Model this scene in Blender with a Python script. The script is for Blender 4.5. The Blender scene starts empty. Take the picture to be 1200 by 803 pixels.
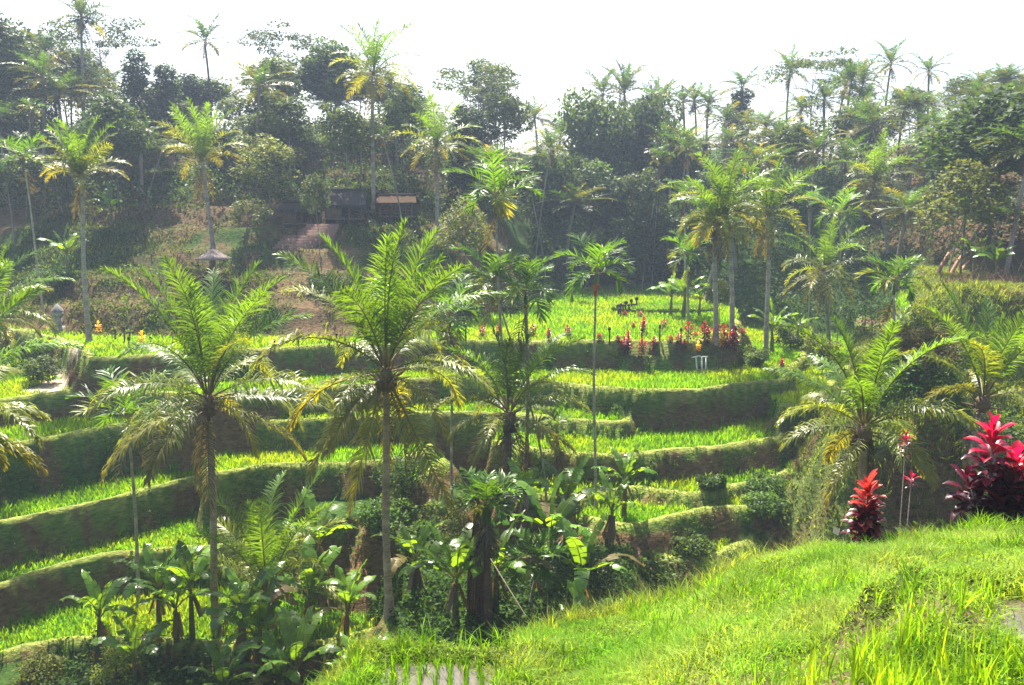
import bpy, math, numpy as np
from mathutils import Vector
rng = np.random.default_rng(11)
S = bpy.context.scene
COL = S.collection
F = 1040.0
PITCH = math.atan((401.5 - 240) / F)
CP, SP = math.cos(PITCH), math.sin(PITCH)

def ray(px, py):
    a, c = (px - 600) / F, (401.5 - py) / F
    return np.array([a, CP + c * SP, -SP + c * CP])
def at_depth(px, py, Y):
    d = ray(px, py); return d * (Y / d[1])
def at_z(px, py, z):
    d = ray(px, py); return d * (z / d[2])

# ---------------------------------------------------------------- mesh arrays
class M:
    """collects vertices, quads and a base colour per vertex; build() links them as ONE mesh object"""
    def __init__(s): s.v, s.f, s.c, s.n = [], [], [], 0
    def add(s, v, f, c):
        v = np.asarray(v, float).reshape(-1, 3); f = np.asarray(f, int).reshape(-1, 4)
        c = np.asarray(c, float)
        if c.ndim == 1: c = np.tile(c, (len(v), 1))
        s.v.append(v); s.f.append(f + s.n); s.c.append(c.reshape(-1, 3)); s.n += len(v)
        return s
    def quads(s, q, c):
        q = np.asarray(q, float); n = len(q); c = np.asarray(c, float)
        if c.ndim == 2: c = np.repeat(c, 4, axis=0)
        return s.add(q.reshape(-1, 3), np.arange(n * 4).reshape(n, 4), c)
    def strips(s, g, c):
        """g: (n, m, 2, 3) strips of m cross sections; c: (n,3) or (3,)"""
        n, m = g.shape[:2]
        base = (np.arange(n) * m * 2)[:, None] + (np.arange(m - 1) * 2)[None]
        f = np.stack([base, base + 1, base + 3, base + 2], -1)
        c = np.asarray(c, float)
        if c.ndim == 2: c = np.repeat(c, m * 2, axis=0)
        return s.add(g.reshape(-1, 3), f, c)
    def grid(s, P, c):
        a, b = P.shape[:2]; i = np.arange(a - 1)[:, None] * b + np.arange(b - 1)[None]
        return s.add(P.reshape(-1, 3), np.stack([i, i + b, i + b + 1, i + 1], -1), c)
    def tube(s, pts, rad, sides, c, cap=True):
        pts = np.asarray(pts, float); n = len(pts)
        rad = np.broadcast_to(np.asarray(rad, float), (n,))
        T = np.gradient(pts, axis=0); T /= np.linalg.norm(T, axis=1)[:, None] + 1e-9
        ref = np.array([0, 0, 1.]) if abs(T[:, 2]).mean() < .75 else np.array([1., 0, 0])
        A = np.cross(T, ref); A /= np.linalg.norm(A, axis=1)[:, None] + 1e-9
        B = np.cross(T, A)
        th = np.arange(sides) * 2 * np.pi / sides
        P = pts[:, None] + rad[:, None, None] * (np.cos(th)[None, :, None] * A[:, None] + np.sin(th)[None, :, None] * B[:, None])
        i = np.arange(n - 1)[:, None] * sides; j = np.arange(sides)[None]; k = (j + 1) % sides
        f = np.stack([i + j, i + k, i + sides + k, i + sides + j], -1).reshape(-1, 4)
        v = P.reshape(-1, 3)
        if cap:
            v = np.vstack([v, pts[-1:], pts[:1]]); t = (n - 1) * sides
            js = np.arange(0, sides, 2)
            f = np.vstack([f, np.stack([t + js, t + (js + 1) % sides, t + (js + 2) % sides, np.full(len(js), n * sides)], -1)])
        return s.add(v, f, c)
    def box(s, lo, hi, c, rz=0, o=(0, 0, 0)):
        x0, y0, z0 = lo; x1, y1, z1 = hi
        v = np.array([[x, y, z] for z in (z0, z1) for y in (y0, y1) for x in (x0, x1)], float)
        cr, sr = math.cos(rz), math.sin(rz)
        v = np.stack([v[:, 0] * cr - v[:, 1] * sr + o[0], v[:, 0] * sr + v[:, 1] * cr + o[1], v[:, 2] + o[2]], -1)
        return s.add(v, [[0, 2, 3, 1], [4, 5, 7, 6], [0, 1, 5, 4], [2, 6, 7, 3], [0, 4, 6, 2], [1, 3, 7, 5]], c)
    def blob(s, o, r, c, nu=8, nv=6):
        th = np.linspace(0, 2 * np.pi, nu + 1); ph = np.linspace(-np.pi / 2, np.pi / 2, nv)
        r = np.broadcast_to(r, (3,))
        P = np.stack([np.cos(ph)[:, None] * np.cos(th)[None] * r[0], np.cos(ph)[:, None] * np.sin(th)[None] * r[1],
                      np.sin(ph)[:, None] * np.ones_like(th)[None] * r[2]], -1) + np.asarray(o)
        return s.grid(P, c)
    def merge(s, o, scale=1., rz=0., off=(0, 0, 0)):
        for v, f, c in o.arr():
            cr, sr = math.cos(rz), math.sin(rz)
            w = np.stack([v[:, 0] * cr - v[:, 1] * sr, v[:, 0] * sr + v[:, 1] * cr, v[:, 2]], -1) * scale + np.asarray(off)
            s.add(w, f, c)
        return s
    def arr(s):
        return [(np.vstack(s.v), np.vstack(s.f), np.vstack(s.c))] if s.n else []
    def mesh(s, name, mat, smooth=False):
        v, f, c = s.arr()[0]
        me = bpy.data.meshes.new(name)
        me.vertices.add(len(v)); me.vertices.foreach_set('co', v.astype(np.float32).ravel())
        me.loops.add(f.size); me.loops.foreach_set('vertex_index', f.astype(np.int32).ravel())
        me.polygons.add(len(f)); me.polygons.foreach_set('loop_start', np.arange(0, f.size, 4, dtype=np.int32))
        me.update(calc_edges=True)
        at = me.color_attributes.new('Col', 'FLOAT_COLOR', 'POINT')
        at.data.foreach_set('color', np.hstack([c, np.ones((len(c), 1))]).astype(np.float32).ravel())
        if smooth: me.polygons.foreach_set('use_smooth', np.ones(len(f), bool))
        me.materials.append(mat); me.update()
        return me
    def build(s, name, mat, parent=None, smooth=False, loc=None):
        o = bpy.data.objects.new(name, s.mesh(name, mat, smooth)); COL.objects.link(o)
        if parent: o.parent = parent
        if loc is not None: o.location = loc
        return o

def tag(o, label=None, cat=None, group=None, kind=None):
    for k, v in (('label', label), ('category', cat), ('group', group), ('kind', kind)):
        if v: o[k] = v
    return o
def empty(name, loc, label=None, cat=None, group=None, rz=0):
    o = bpy.data.objects.new(name, None); COL.objects.link(o)
    o.empty_display_size = .3; o.location = [float(q) for q in loc]; o.rotation_euler.z = rz
    return tag(o, label, cat, group)
def copy_tree(src, loc, rz=0., sc=1., label=None, szf=1.):
    c = src.copy(); COL.objects.link(c); c.location = [float(q) for q in loc]
    c.rotation_euler.z = rz; c.scale = (sc, sc, sc * szf)
    if label: c['label'] = label
    for ch in list(src.children):
        d = ch.copy(); COL.objects.link(d); d.parent = c
        for g in list(ch.children):
            e = g.copy(); COL.objects.link(e); e.parent = d
    return c

# ---------------------------------------------------------------- materials
def newmat(name):
    m = bpy.data.materials.new(name); m.use_nodes = True
    nt = m.node_tree; nt.nodes.clear()
    return m, nt, (lambda t, **k: _node(nt, t, k)), nt.links.new
def _node(nt, t, k):
    n = nt.nodes.new(t)
    for a, b in k.items(): setattr(n, a, b)
    return n

def leaf_mat(name, trans=.5, rough=.45, tint=(1.9, 1.65, .55), var=.35, spec=.5):
    m, nt, N, L = newmat(name)
    a = N('ShaderNodeAttribute', attribute_name='Col'); oi = N('ShaderNodeObjectInfo')
    mr = N('ShaderNodeMapRange'); mr.inputs['To Min'].default_value = 1 - var; mr.inputs['To Max'].default_value = 1 + var
    L(oi.outputs['Random'], mr.inputs['Value'])
    tc = N('ShaderNodeTexCoord'); nz = N('ShaderNodeTexNoise'); nz.inputs['Scale'].default_value = .9; nz.inputs['Detail'].default_value = 2
    L(tc.outputs['Object'], nz.inputs['Vector'])
    mr2 = N('ShaderNodeMapRange'); mr2.inputs['From Min'].default_value = .3; mr2.inputs['From Max'].default_value = .7
    mr2.inputs['To Min'].default_value = .75; mr2.inputs['To Max'].default_value = 1.25
    L(nz.outputs['Fac'], mr2.inputs['Value'])
    mu = N('ShaderNodeMath', operation='MULTIPLY'); L(mr.outputs[0], mu.inputs[0]); L(mr2.outputs[0], mu.inputs[1])
    sc = N('ShaderNodeVectorMath', operation='SCALE'); L(a.outputs['Color'], sc.inputs[0]); L(mu.outputs[0], sc.inputs['Scale'])
    tm = N('ShaderNodeVectorMath', operation='MULTIPLY'); L(sc.outputs[0], tm.inputs[0]); tm.inputs[1].default_value = tint
    b = N('ShaderNodeBsdfPrincipled'); b.inputs['Roughness'].default_value = rough
    b.inputs['Specular IOR Level'].default_value = spec
    L(sc.outputs[0], b.inputs['Base Color'])
    t = N('ShaderNodeBsdfTranslucent'); L(tm.outputs[0], t.inputs['Color'])
    mx = N('ShaderNodeMixShader'); mx.inputs[0].default_value = trans
    L(b.outputs[0], mx.inputs[1]); L(t.outputs[0], mx.inputs[2])
    o = N('ShaderNodeOutputMaterial'); L(mx.outputs[0], o.inputs['Surface'])
    return m
def solid_mat(name, rough=.85, nscale=6., lo=.6, hi=1.3, stretch=(1, 1, 1), bump=.3, bscale=None, dist=.03, spec=.3):
    m, nt, N, L = newmat(name)
    a = N('ShaderNodeAttribute', attribute_name='Col')
    tc = N('ShaderNodeTexCoord'); mp = N('ShaderNodeMapping'); mp.inputs['Scale'].default_value = stretch
    L(tc.outputs['Object'], mp.inputs['Vector'])
    nz = N('ShaderNodeTexNoise'); nz.inputs['Scale'].default_value = nscale; nz.inputs['Detail'].default_value = 6; nz.inputs['Roughness'].default_value = .7
    L(mp.outputs[0], nz.inputs['Vector'])
    mr = N('ShaderNodeMapRange'); mr.inputs['From Min'].default_value = .3; mr.inputs['From Max'].default_value = .7
    mr.inputs['To Min'].default_value = lo; mr.inputs['To Max'].default_value = hi
    L(nz.outputs['Fac'], mr.inputs['Value'])
    sc = N('ShaderNodeVectorMath', operation='SCALE'); L(a.outputs['Color'], sc.inputs[0]); L(mr.outputs[0], sc.inputs['Scale'])
    b = N('ShaderNodeBsdfPrincipled'); b.inputs['Roughness'].default_value = rough; b.inputs['Specular IOR Level'].default_value = spec
    L(sc.outputs[0], b.inputs['Base Color'])
    bp = N('ShaderNodeBump'); bp.inputs['Strength'].default_value = bump; bp.inputs['Distance'].default_value = dist
    L(nz.outputs['Fac'], bp.inputs['Height']); L(bp.outputs[0], b.inputs['Normal'])
    o = N('ShaderNodeOutputMaterial'); L(b.outputs[0], o.inputs['Surface'])
    return m
PALM = leaf_mat('palm_leaf', .45, .40, (2.15, 1.85, .3), .2, .45)
RICE = leaf_mat('rice_leaf', .55, .7, (1.75, 1.6, .35), .1, .03)
LEAF = leaf_mat('tree_leaf', .42, .5, (2.1, 1.8, .55), .3, .15)
GRASS = leaf_mat('grass_leaf', .5, .6, (1.7, 1.55, .4), .1, .08)
BANANA = leaf_mat('banana_leaf', .5, .3, (2.4, 2.0, .3), .15, .6)
RED = leaf_mat('red_leaf', .45, .3, (1.6, .8, 1.0), .2, .6)
BARK = solid_mat('bark', .85, 5., .5, 1.5, (1, 1, 3.5), .7, dist=.05)
WOOD = solid_mat('wood', .8, 8., .6, 1.4, (1, 1, .3), .4)
THATCH = solid_mat('thatch', .95, 10., .5, 1.4, (3, 3, .6), .9, dist=.06, spec=0.)
STONE = solid_mat('stone', .9, 7., .6, 1.3, (1, 1, 1), .6)
SOIL = solid_mat('soil', .95, 2.8, .4, 1.65, (1, 1, 2.6), 1., dist=.2, spec=.05)
def water_mat():
    m, nt, N, L = newmat('water')
    b = N('ShaderNodeBsdfPrincipled'); b.inputs['Base Color'].default_value = (.09, .075, .05, 1); b.inputs['Roughness'].default_value = .16
    b.inputs['Specular IOR Level'].default_value = .9
    nz = N('ShaderNodeTexNoise'); nz.inputs['Scale'].default_value = 14
    bp = N('ShaderNodeBump'); bp.inputs['Strength'].default_value = .5; bp.inputs['Distance'].default_value = .02
    L(nz.outputs['Fac'], bp.inputs['Height']); L(bp.outputs[0], b.inputs['Normal'])
    o = N('ShaderNodeOutputMaterial'); L(b.outputs[0], o.inputs['Surface']); return m
WATER = water_mat()

# ---------------------------------------------------------------- terrain
def snoise(x, y, s=1., seed=0):
    r = np.random.default_rng(seed + 500); t = 0; a = 1.; tot = 0
    for k in range(5):
        for _ in range(2):
            th, ph = r.uniform(0, 6.28, 2); fr = s * (1.9 ** k) * r.uniform(.8, 1.2)
            t = t + a * np.sin((x * math.cos(th) + y * math.sin(th)) * fr + ph + 1.3 * np.sin((y * math.cos(th) - x * math.sin(th)) * fr * .7 + ph * 2))
        tot += 2 * a; a *= .6
    return t / tot * 1.8
def smooth(a, b, x):
    t = np.clip((x - a) / (b - a), 0, 1); return t * t * (3 - 2 * t)

# each terrace: level, front edge (pixel of the photo at that level), slope of its bank, is it planted with rice
TERR = [
 ('T0', -9.8, [(-300, 380), (0, 386), (60, 396), (90, 408), (100, 424), (150, 421), (200, 418), (290, 412), (336, 410), (430, 404), (500, 402), (560, 401), (640, 402), (730, 402), (800, 402), (868, 400), (872, 390), (862, 375)], 3.6, 1),
 ('TP', -10.75, [(722, 412), (728, 421), (760, 420), (800, 419), (835, 418), (866, 415), (873, 408), (870, 398)], 3.2, 0),
 ('T1', -11.8, [(-300, 500), (0, 472), (60, 463), (111, 457), (200, 463), (286, 466), (336, 460), (400, 455), (484, 446), (560, 445), (635, 449), (703, 457), (760, 461), (800, 460), (850, 454), (897, 449), (921, 448), (932, 440), (940, 420), (950, 405)], 3.2, 1),
 ('TB', -12.7, [(915, 478), (935, 480), (955, 474), (972, 460), (985, 440), (1005, 425)], 1.6, 1),
 ('T2', -13.4, [(-300, 575), (0, 528), (84, 510), (161, 497), (242, 492), (300, 497), (350, 497), (420, 491), (485, 487), (560, 486), (635, 490), (720, 498), (745, 497), (752, 487), (758, 470)], 4.2, 1),
 ('T3', -14.3, [(575, 520), (600, 528), (640, 532), (720, 536), (800, 530), (870, 521), (920, 514), (940, 506), (950, 490)], 3.0, 1),
 ('T4', -16.4, [(-300, 690), (0, 614), (84, 598), (151, 583), (200, 568), (236, 561), (252, 552), (262, 540)], 4.2, 1),
 ('T4b', -15.2, [(240, 552), (246, 559), (300, 549), (350, 546), (400, 546), (460, 541), (495, 533), (515, 515)], 3.6, 1),
 ('T5', -15.9, [(590, 575), (610, 586), (692, 583), (740, 572), (783, 580), (830, 585), (880, 570), (925, 552), (950, 530), (965, 510)], 2.4, 1),
 ('T6', -15.9, [(455, 590), (480, 572), (505, 560), (520, 540)], 1.2, 1),
 ('T7', -18.6, [(-300, 780), (0, 691), (67, 667), (130, 652), (235, 645), (300, 641), (370, 630), (390, 615)], 4.0, 1),
 ('T7b', -17.0, [(372, 610), (380, 622), (420, 608), (500, 602), (540, 585)], 2.6, 0),
 ('T8', -16.5, [(680, 610), (720, 622), (790, 612), (840, 600), (890, 600), (930, 580), (975, 550)], 1.1, 1),
 ('T9', -18.0, [(740, 650), (790, 664), (850, 650), (885, 640), (925, 615), (960, 600), (985, 570)], 1.1, 1),
 ('T10', -20.6, [(-300, 870), (0, 768), (67, 755), (140, 750), (250, 760), (350, 765), (430, 748), (480, 728), (530, 705), (600, 690), (680, 690), (720, 660)], 1.8, 1),
 ('R1', -5.6, [(1072, 362), (1084, 348), (1115, 340), (1200, 343), (1320, 345), (1500, 345)], 1.5, 0),
 ('R2', -8.2, [(1050, 380), (1052, 392), (1110, 397), (1200, 402), (1320, 408), (1500, 410)], 1.7, 1),
 ('R3', -10.8, [(1000, 440), (1010, 455), (1080, 462), (1200, 478), (1500, 500)], 1.8, 0),
 ('R4', -13.2, [(985, 500), (1000, 525), (1060, 540), (1200, 565), (1500, 600)], 1.9, 1),
 ('R5', -16.0, [(975, 550), (990, 585), (1050, 610), (1200, 640), (1500, 700)], 2.0, 0),
 ('S1', -17.2, [(462, 722), (475, 748), (560, 760), (650, 755), (720, 735), (745, 715), (750, 700)], 1.3, 0),
 ('S2', -21.6, [(-200, 860), (60, 850), (200, 850), (420, 835), (470, 800)], .6, 0),
]
POLY = {}
for nme, z, pts, sl, rc in TERR:
    w = np.array([at_z(px, py, z)[:2] for px, py in pts])
    # smooth the outline (Chaikin) so that the terrace edges curve
    for _ in range(2):
        q = np.empty((2 * len(w) - 2, 2)); q[0::2] = w[:-1] * .75 + w[1:] * .25; q[1::2] = w[:-1] * .25 + w[1:] * .75
        w = np.vstack([w[:1], q, w[-1:]])
    a, b = w[0], w[-1]
    far = 175.
    ea = a * (far / a[1]); eb = b * (far / b[1])
    if nme == 'S1': ea = a + (0, 7); eb = b + (0, 7)
    if nme == 'TP': ea = a + (0, 6); eb = b + (0, 6)
    if nme == 'TB': ea = a + (0, 30); eb = b * (95 / b[1])
    POLY[nme] = (w, np.vstack([w, eb[None], ea[None]]))

def seg_dist(x, y, P):
    d = np.full(x.shape, 1e9)
    for i in range(len(P) - 1):
        a, b = P[i], P[i + 1]; e = b - a; L2 = e @ e + 1e-9
        t = np.clip(((x - a[0]) * e[0] + (y - a[1]) * e[1]) / L2, 0, 1)
        d = np.minimum(d, np.hypot(x - a[0] - t * e[0], y - a[1] - t * e[1]))
    return d
def inside(x, y, P):
    c = np.zeros(x.shape, bool); n = len(P)
    for i in range(n):
        a, b = P[i], P[(i + 1) % n]
        if a[1] == b[1]: continue
        k = ((a[1] > y) != (b[1] > y)) & (x < (b[0] - a[0]) * (y - a[1]) / (b[1] - a[1]) + a[0]); c ^= k
    return c

HB_PX = np.array([-500, 0, 100, 300, 420, 500, 560, 620, 680, 760, 800, 840, 880, 950, 1010, 1060, 1120, 1200, 1600])
HB_Y = np.array([72, 70, 66, 65, 65, 68, 75, 90, 104, 109, 100, 88, 84, 84, 84, 80, 72, 68, 66.])
HB_Z = np.interp(HB_PX, [-500, 870, 900, 1000, 1060, 1100, 1600], [-9.8, -9.8, -12, -12, -9, -6, -5.5])
HB_S = np.interp(HB_PX, [-500, 0, 500, 620, 760, 900, 1050, 1200, 1600], [.40, .40, .38, .36, .38, .38, .38, .36, .36])
CR_PX = np.array([-900, -300, 100, 250, 330, 400, 450, 500, 540, 590, 620, 700, 800, 840, 870, 930, 1000, 1100, 1200, 1500])
CR_PY = np.array([1300, 1150, 900, 840, 800, 768, 748, 742, 752, 752, 722, 708, 690, 672, 652, 640, 622, 614, 604, 590])
CR_Y = np.array([6, 6, 6.5, 7, 8, 9, 9.5, 9.7, 9.7, 10, 10.8, 11.2, 11.8, 12, 12.4, 12.7, 13, 13.2, 13.4, 13.5])
CR_Z = np.array([at_depth(600, py, Y)[2] for py, Y in zip(CR_PY, CR_Y)])
NR_PX = np.array([-900, 330, 450, 600, 700, 850, 1000, 1200, 1500]); NR_Z = np.array([-4.9, -4.6, -4.6, -4.2, -3.75, -3.25, -3.05, -2.95, -2.7])

def upx(x, y): return 600 + F * x / np.maximum(y, .5) * CP
def bank(x, y, raw=False):
    px = upx(x, np.maximum(y, 4.))
    yc = np.interp(px, CR_PX, CR_Y); zc = np.interp(px, CR_PX, CR_Z); zn = np.interp(px, NR_PX, NR_Z)
    t = (yc - y) / (yc - 5.)
    up = zc + (zn - zc) * np.maximum(t, 0) ** np.where(px > 600, 1.05, 1.)
    dn = zc - 1.3 * np.maximum(y - yc, 0) - .5 * smooth(0, 2, y - yc)
    rounded = .25 * np.exp(-((y - yc) / .8) ** 2)
    z = np.where(y < yc, up, dn) - rounded
    z = z + .10 * snoise(x, y, .9, 3) + .07 * snoise(x, y, 2.4, 4) + .035 * snoise(x, y, 6., 5)
    z = np.where(y < 4.5, np.minimum(z, -1.9), z)
    if raw: return z
    # small flooded paddies in the bank
    for (x0, x1, y0, y1, zz) in PADDY:
        k = smooth(.30, 0, np.maximum(np.maximum(x0 - x, x - x1), np.maximum(y0 - y, y - y1)) + .14 * snoise(x, y, 2.2, 33))
        q = np.maximum(np.maximum(x0 - x, x - x1), np.maximum(y0 - y, y - y1)) + .14 * snoise(x, y, 2.2, 33)
        sh = smooth(.95, .42, q); z = z * (1 - sh) + (zz + .07) * sh
        z = z * (1 - k) + (zz - .07) * k
    return z
PADDY = []
for x0, x1, y0, y1 in ((-1.12, -.3, 6.7, 8.6), (3.62, 5.2, 4.7, 6.3)):
    qx, qy = np.meshgrid(np.linspace(x0 - .25, x1 + .25, 12), np.linspace(y0 - .25, y1 + .25, 12))
    e = bank(qx, qy, True); PADDY.append((x0, x1, y0, y1, float(e.mean()) - .03))
def hill(x, y):
    px = upx(x, y)
    yb = np.interp(px, HB_PX, HB_Y); zb = np.interp(px, HB_PX, HB_Z); s = np.interp(px, HB_PX, HB_S)
    d = y - yb + 1.5 * snoise(x, y, .12, 7)
    dd = np.maximum(d, 0)
    g = np.where(dd < 40, dd, 40 + (dd - 40) * .35); g = np.where(dd < 75, g, 52.25 + (dd - 75) * .02)
    z = zb + s * g
    st = 1.9; q = z / st; fr = q - np.floor(q)
    zq = (np.floor(q) + smooth(.0, .5, fr)) * st
    k = .35 * smooth(560, 480, px) + .25
    z = np.where(d > 0, z * (1 - k) + zq * k, zb + d * 1.6)
    return z + .18 * snoise(x, y, .7, 8)
def height(x, y, full=False):
    x = np.asarray(x, float); y = np.asarray(y, float)
    base = -23. + .10 * np.abs(x + .25 * (y - 30)) + .5 * snoise(x, y, .3, 1)
    z = base; kind = np.zeros(x.shape, int); edge = np.full(x.shape, 9.)
    xs = x + .30 * snoise(x, y, .4, 61) + .10 * snoise(x, y, 1.6, 63); ys = y + .38 * snoise(x, y, .45, 62) + .12 * snoise(x, y, 1.8, 64)
    wob = .42 * snoise(x, y, .8, 2) + .12 * snoise(x, y, 2.6, 12)
    for i, (nme, lz, pts, sl, rc) in enumerate(TERR):
        fr, pl = POLY[nme]
        d = seg_dist(xs, ys, pl); ins = inside(xs, ys, pl); df = seg_dist(xs, ys, fr)
        sl2 = sl * (1 + .35 * snoise(x, y, .35, 30 + i))
        out = lz - sl2 * np.maximum(d + np.minimum(wob, .4) * smooth(0, .8, d), 0)
        bund = .17 * smooth(.0, .12, df) * smooth(.62, .38, df)
        if nme[0] == 'R' and not rc:
            inn = lz + .25 * snoise(x, y, .5, 40 + i) * smooth(0, 1.5, d)
        else: inn = lz + bund
        zi = np.where(ins, inn, out)
        better = zi > z
        z = np.where(better, zi, z)
        kind = np.where(better, np.where(ins, i + 1, 100 + i), kind); edge = np.where(better, np.where(ins, df, d), edge)
    h = hill(x, y); b = h > z; z = np.where(b, h, z); kind = np.where(b, 200, kind)
    k = bank(x, y); b = k > z; z = np.where(b, k, z); kind = np.where(b, 300, kind)
    if full: return z, kind, edge
    return z
def H(x, y): return float(height(np.array([x]), np.array([y]))[0])
def hit(px, py, y0=18., y1=190.):
    d = ray(px, py); Y = np.arange(y0, y1, .25); P = d[None] * (Y / d[1])[:, None]
    z = height(P[:, 0], P[:, 1]); k = np.nonzero(z > P[:, 2])[0]
    i = k[0] if len(k) else len(Y) - 1
    p = P[i].copy(); p[2] = z[i]; return p
# ---------------------------------------------------------------- terrain mesh
def axis(parts):
    r = [np.arange(a, b, s) for a, b, s in parts]; return np.concatenate(r + [[parts[-1][1]]])
gx = axis([(-300, -200, 25), (-200, -90, 6), (-90, -48, 1.2), (-48, 42, .26), (42, 90, 1.2), (90, 200, 6), (200, 300, 25)])
gy = axis([(-60, -4, 4), (-4, 4, .5), (4, 14.5, .12), (14.5, 30, .5), (30, 72, .26), (72, 125, .7), (125, 200, 4), (200, 400, 40)])
X, Y = np.meshgrid(gx, gy, indexing='ij')
Z, KD, ED = height(X, Y, True)
def height(x, y, full=False):
    """the built terrain read back from its grid"""
    x = np.asarray(x, float); y = np.asarray(y, float)
    i = np.clip(np.searchsorted(gx, x) - 1, 0, len(gx) - 2); j = np.clip(np.searchsorted(gy, y) - 1, 0, len(gy) - 2)
    a = np.clip((x - gx[i]) / (gx[i + 1] - gx[i]), 0, 1); b = np.clip((y - gy[j]) / (gy[j + 1] - gy[j]), 0, 1)
    f = lambda G: (G[i, j] * (1 - a) + G[i + 1, j] * a) * (1 - b) + (G[i, j + 1] * (1 - a) + G[i + 1, j + 1] * a) * b
    z = f(Z)
    if not full: return z
    ii = i + (a > .5); jj = j + (b > .5)
    return z, KD[ii, jj], f(ED)
brown = np.array([.19, .12, .06]); dkgreen = np.array([.035, .07, .014]); rice = np.array([.07, .17, .01])
pale = np.array([.26, .30, .07]); grassy = np.array([.085, .15, .025]); dirt = np.array([.145, .092, .052]); sand = np.array([.42, .36, .27])
C = np.zeros(X.shape + (3,)); n1 = snoise(X, Y, .55, 20); n2 = snoise(X, Y, 1.7, 21)
def mixc(m, a):  # blend colour a in by m
    global C
    m = np.clip(m, 0, 1)[..., None]; C = C * (1 - m) + a * m
C[:] = dkgreen
terr = (KD > 0) & (KD < 100); riser = (KD >= 100) & (KD < 200)
RC_ = np.isin(KD, [i + 1 for i, t in enumerate(TERR) if t[4]])
mixc(RC_ * 1., rice)
mixc(RC_ * smooth(.75, .5, ED), pale)
mixc(riser * 1., brown * .8)
mixc(riser * smooth(.35, .85, n1 + .5 * n2 + .1), dkgreen * 1.3)
mixc(riser * smooth(.45, .1, ED) * smooth(-.4, .4, n2 + .3), grassy * 1.2)
hl = KD == 200
PX = upx(X, Y)
soilk = smooth(-.15, .4, snoise(X, Y, .16, 22) + .35 * n2 + .25)
mixc(hl * 1., dkgreen)
mixc(hl * smooth(-.35, .3, snoise(X, Y, .16, 22) + .35 * n2 + .25) * smooth(660, 580, PX) * .9, dirt * .85)
mixc(hl * smooth(980, 1030, PX) * smooth(1.2, 5, Z + 8), dirt * .75)
rg = np.isin(KD, [i + 1 for i, t in enumerate(TERR) if t[0] in ('R1', 'R3', 'R5')]) | np.isin(KD, [100 + i for i, t in enumerate(TERR) if t[0][0] == 'R'])
mixc(rg * 1., np.array([.11, .15, .04])); mixc(rg * smooth(.2, .7, n1), dirt)
pl = np.isin(KD, [i + 1 for i, t in enumerate(TERR) if t[0] == 'TP']); mixc(pl * 1., np.array([.07, .085, .03]))
bk = KD == 300
mixc(bk * 1., np.array([.06, .085, .02])); mixc(bk * smooth(.35, .8, snoise(X, Y, .8, 23)), np.array([.15, .10, .07]))
for (x0, x1, y0, y1, zz) in PADDY:
    mixc(smooth(.1, 0, np.maximum(np.maximum(x0 - X, X - x1), np.maximum(y0 - Y, Y - y1))), np.array([.06, .045, .03]))
# sandy track on the terrace at the left
sp = np.array([at_z(px, py, -11.8)[:2] for px, py in [(56, 456), (70, 450), (95, 443), (90, 436), (75, 432)]])
sd = seg_dist(X, Y, sp); mixc(((KD < 100) & (KD > 0)) * smooth(1.6, 1.0, sd + .4 * n2), sand)
m = M().grid(np.stack([X, Y, Z], -1), C.reshape(-1, 3))
ground = m.build('ground', SOIL, smooth=True); tag(ground, kind='structure')

# ---------------------------------------------------------------- grasses and rice
def blades(P, h, w, col, lean=.35, seg=2, dirs=None):
    """P (n,3) roots; curved tapering blades"""
    n = len(P); th = rng.uniform(0, 2 * np.pi, n) if dirs is None else dirs
    d = np.stack([np.cos(th), np.sin(th), np.zeros(n)], -1); ph = th + rng.uniform(.8, 2.3, n)
    s = np.stack([np.cos(ph), np.sin(ph), np.zeros(n)], -1)
    h = np.broadcast_to(h, (n,)); w = np.broadcast_to(w, (n,)); ln = np.abs(rng.normal(lean, lean * .5, n))
    rows = []
    for k in range(seg + 1):
        t = k / seg
        c = P + np.array([0, 0, 1.]) * (h * t * (1 - .18 * t * ln))[:, None] + d * (h * ln * t * t)[:, None]
        ww = (w * (.8 if k == 0 else (1. if t < .7 else .08)))[:, None] * s / 2
        rows.append(np.stack([c - ww, c + ww], 1))
    return np.stack(rows, 1), col
def jit(c, n, a=.25):
    c = np.asarray(c, float); k = 1 + rng.normal(0, a, (n, 1)); t = rng.normal(0, a * .3, (n, 3))
    return np.clip(c * np.clip(k, .4, 2) * (1 + t), .002, .8)

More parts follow.
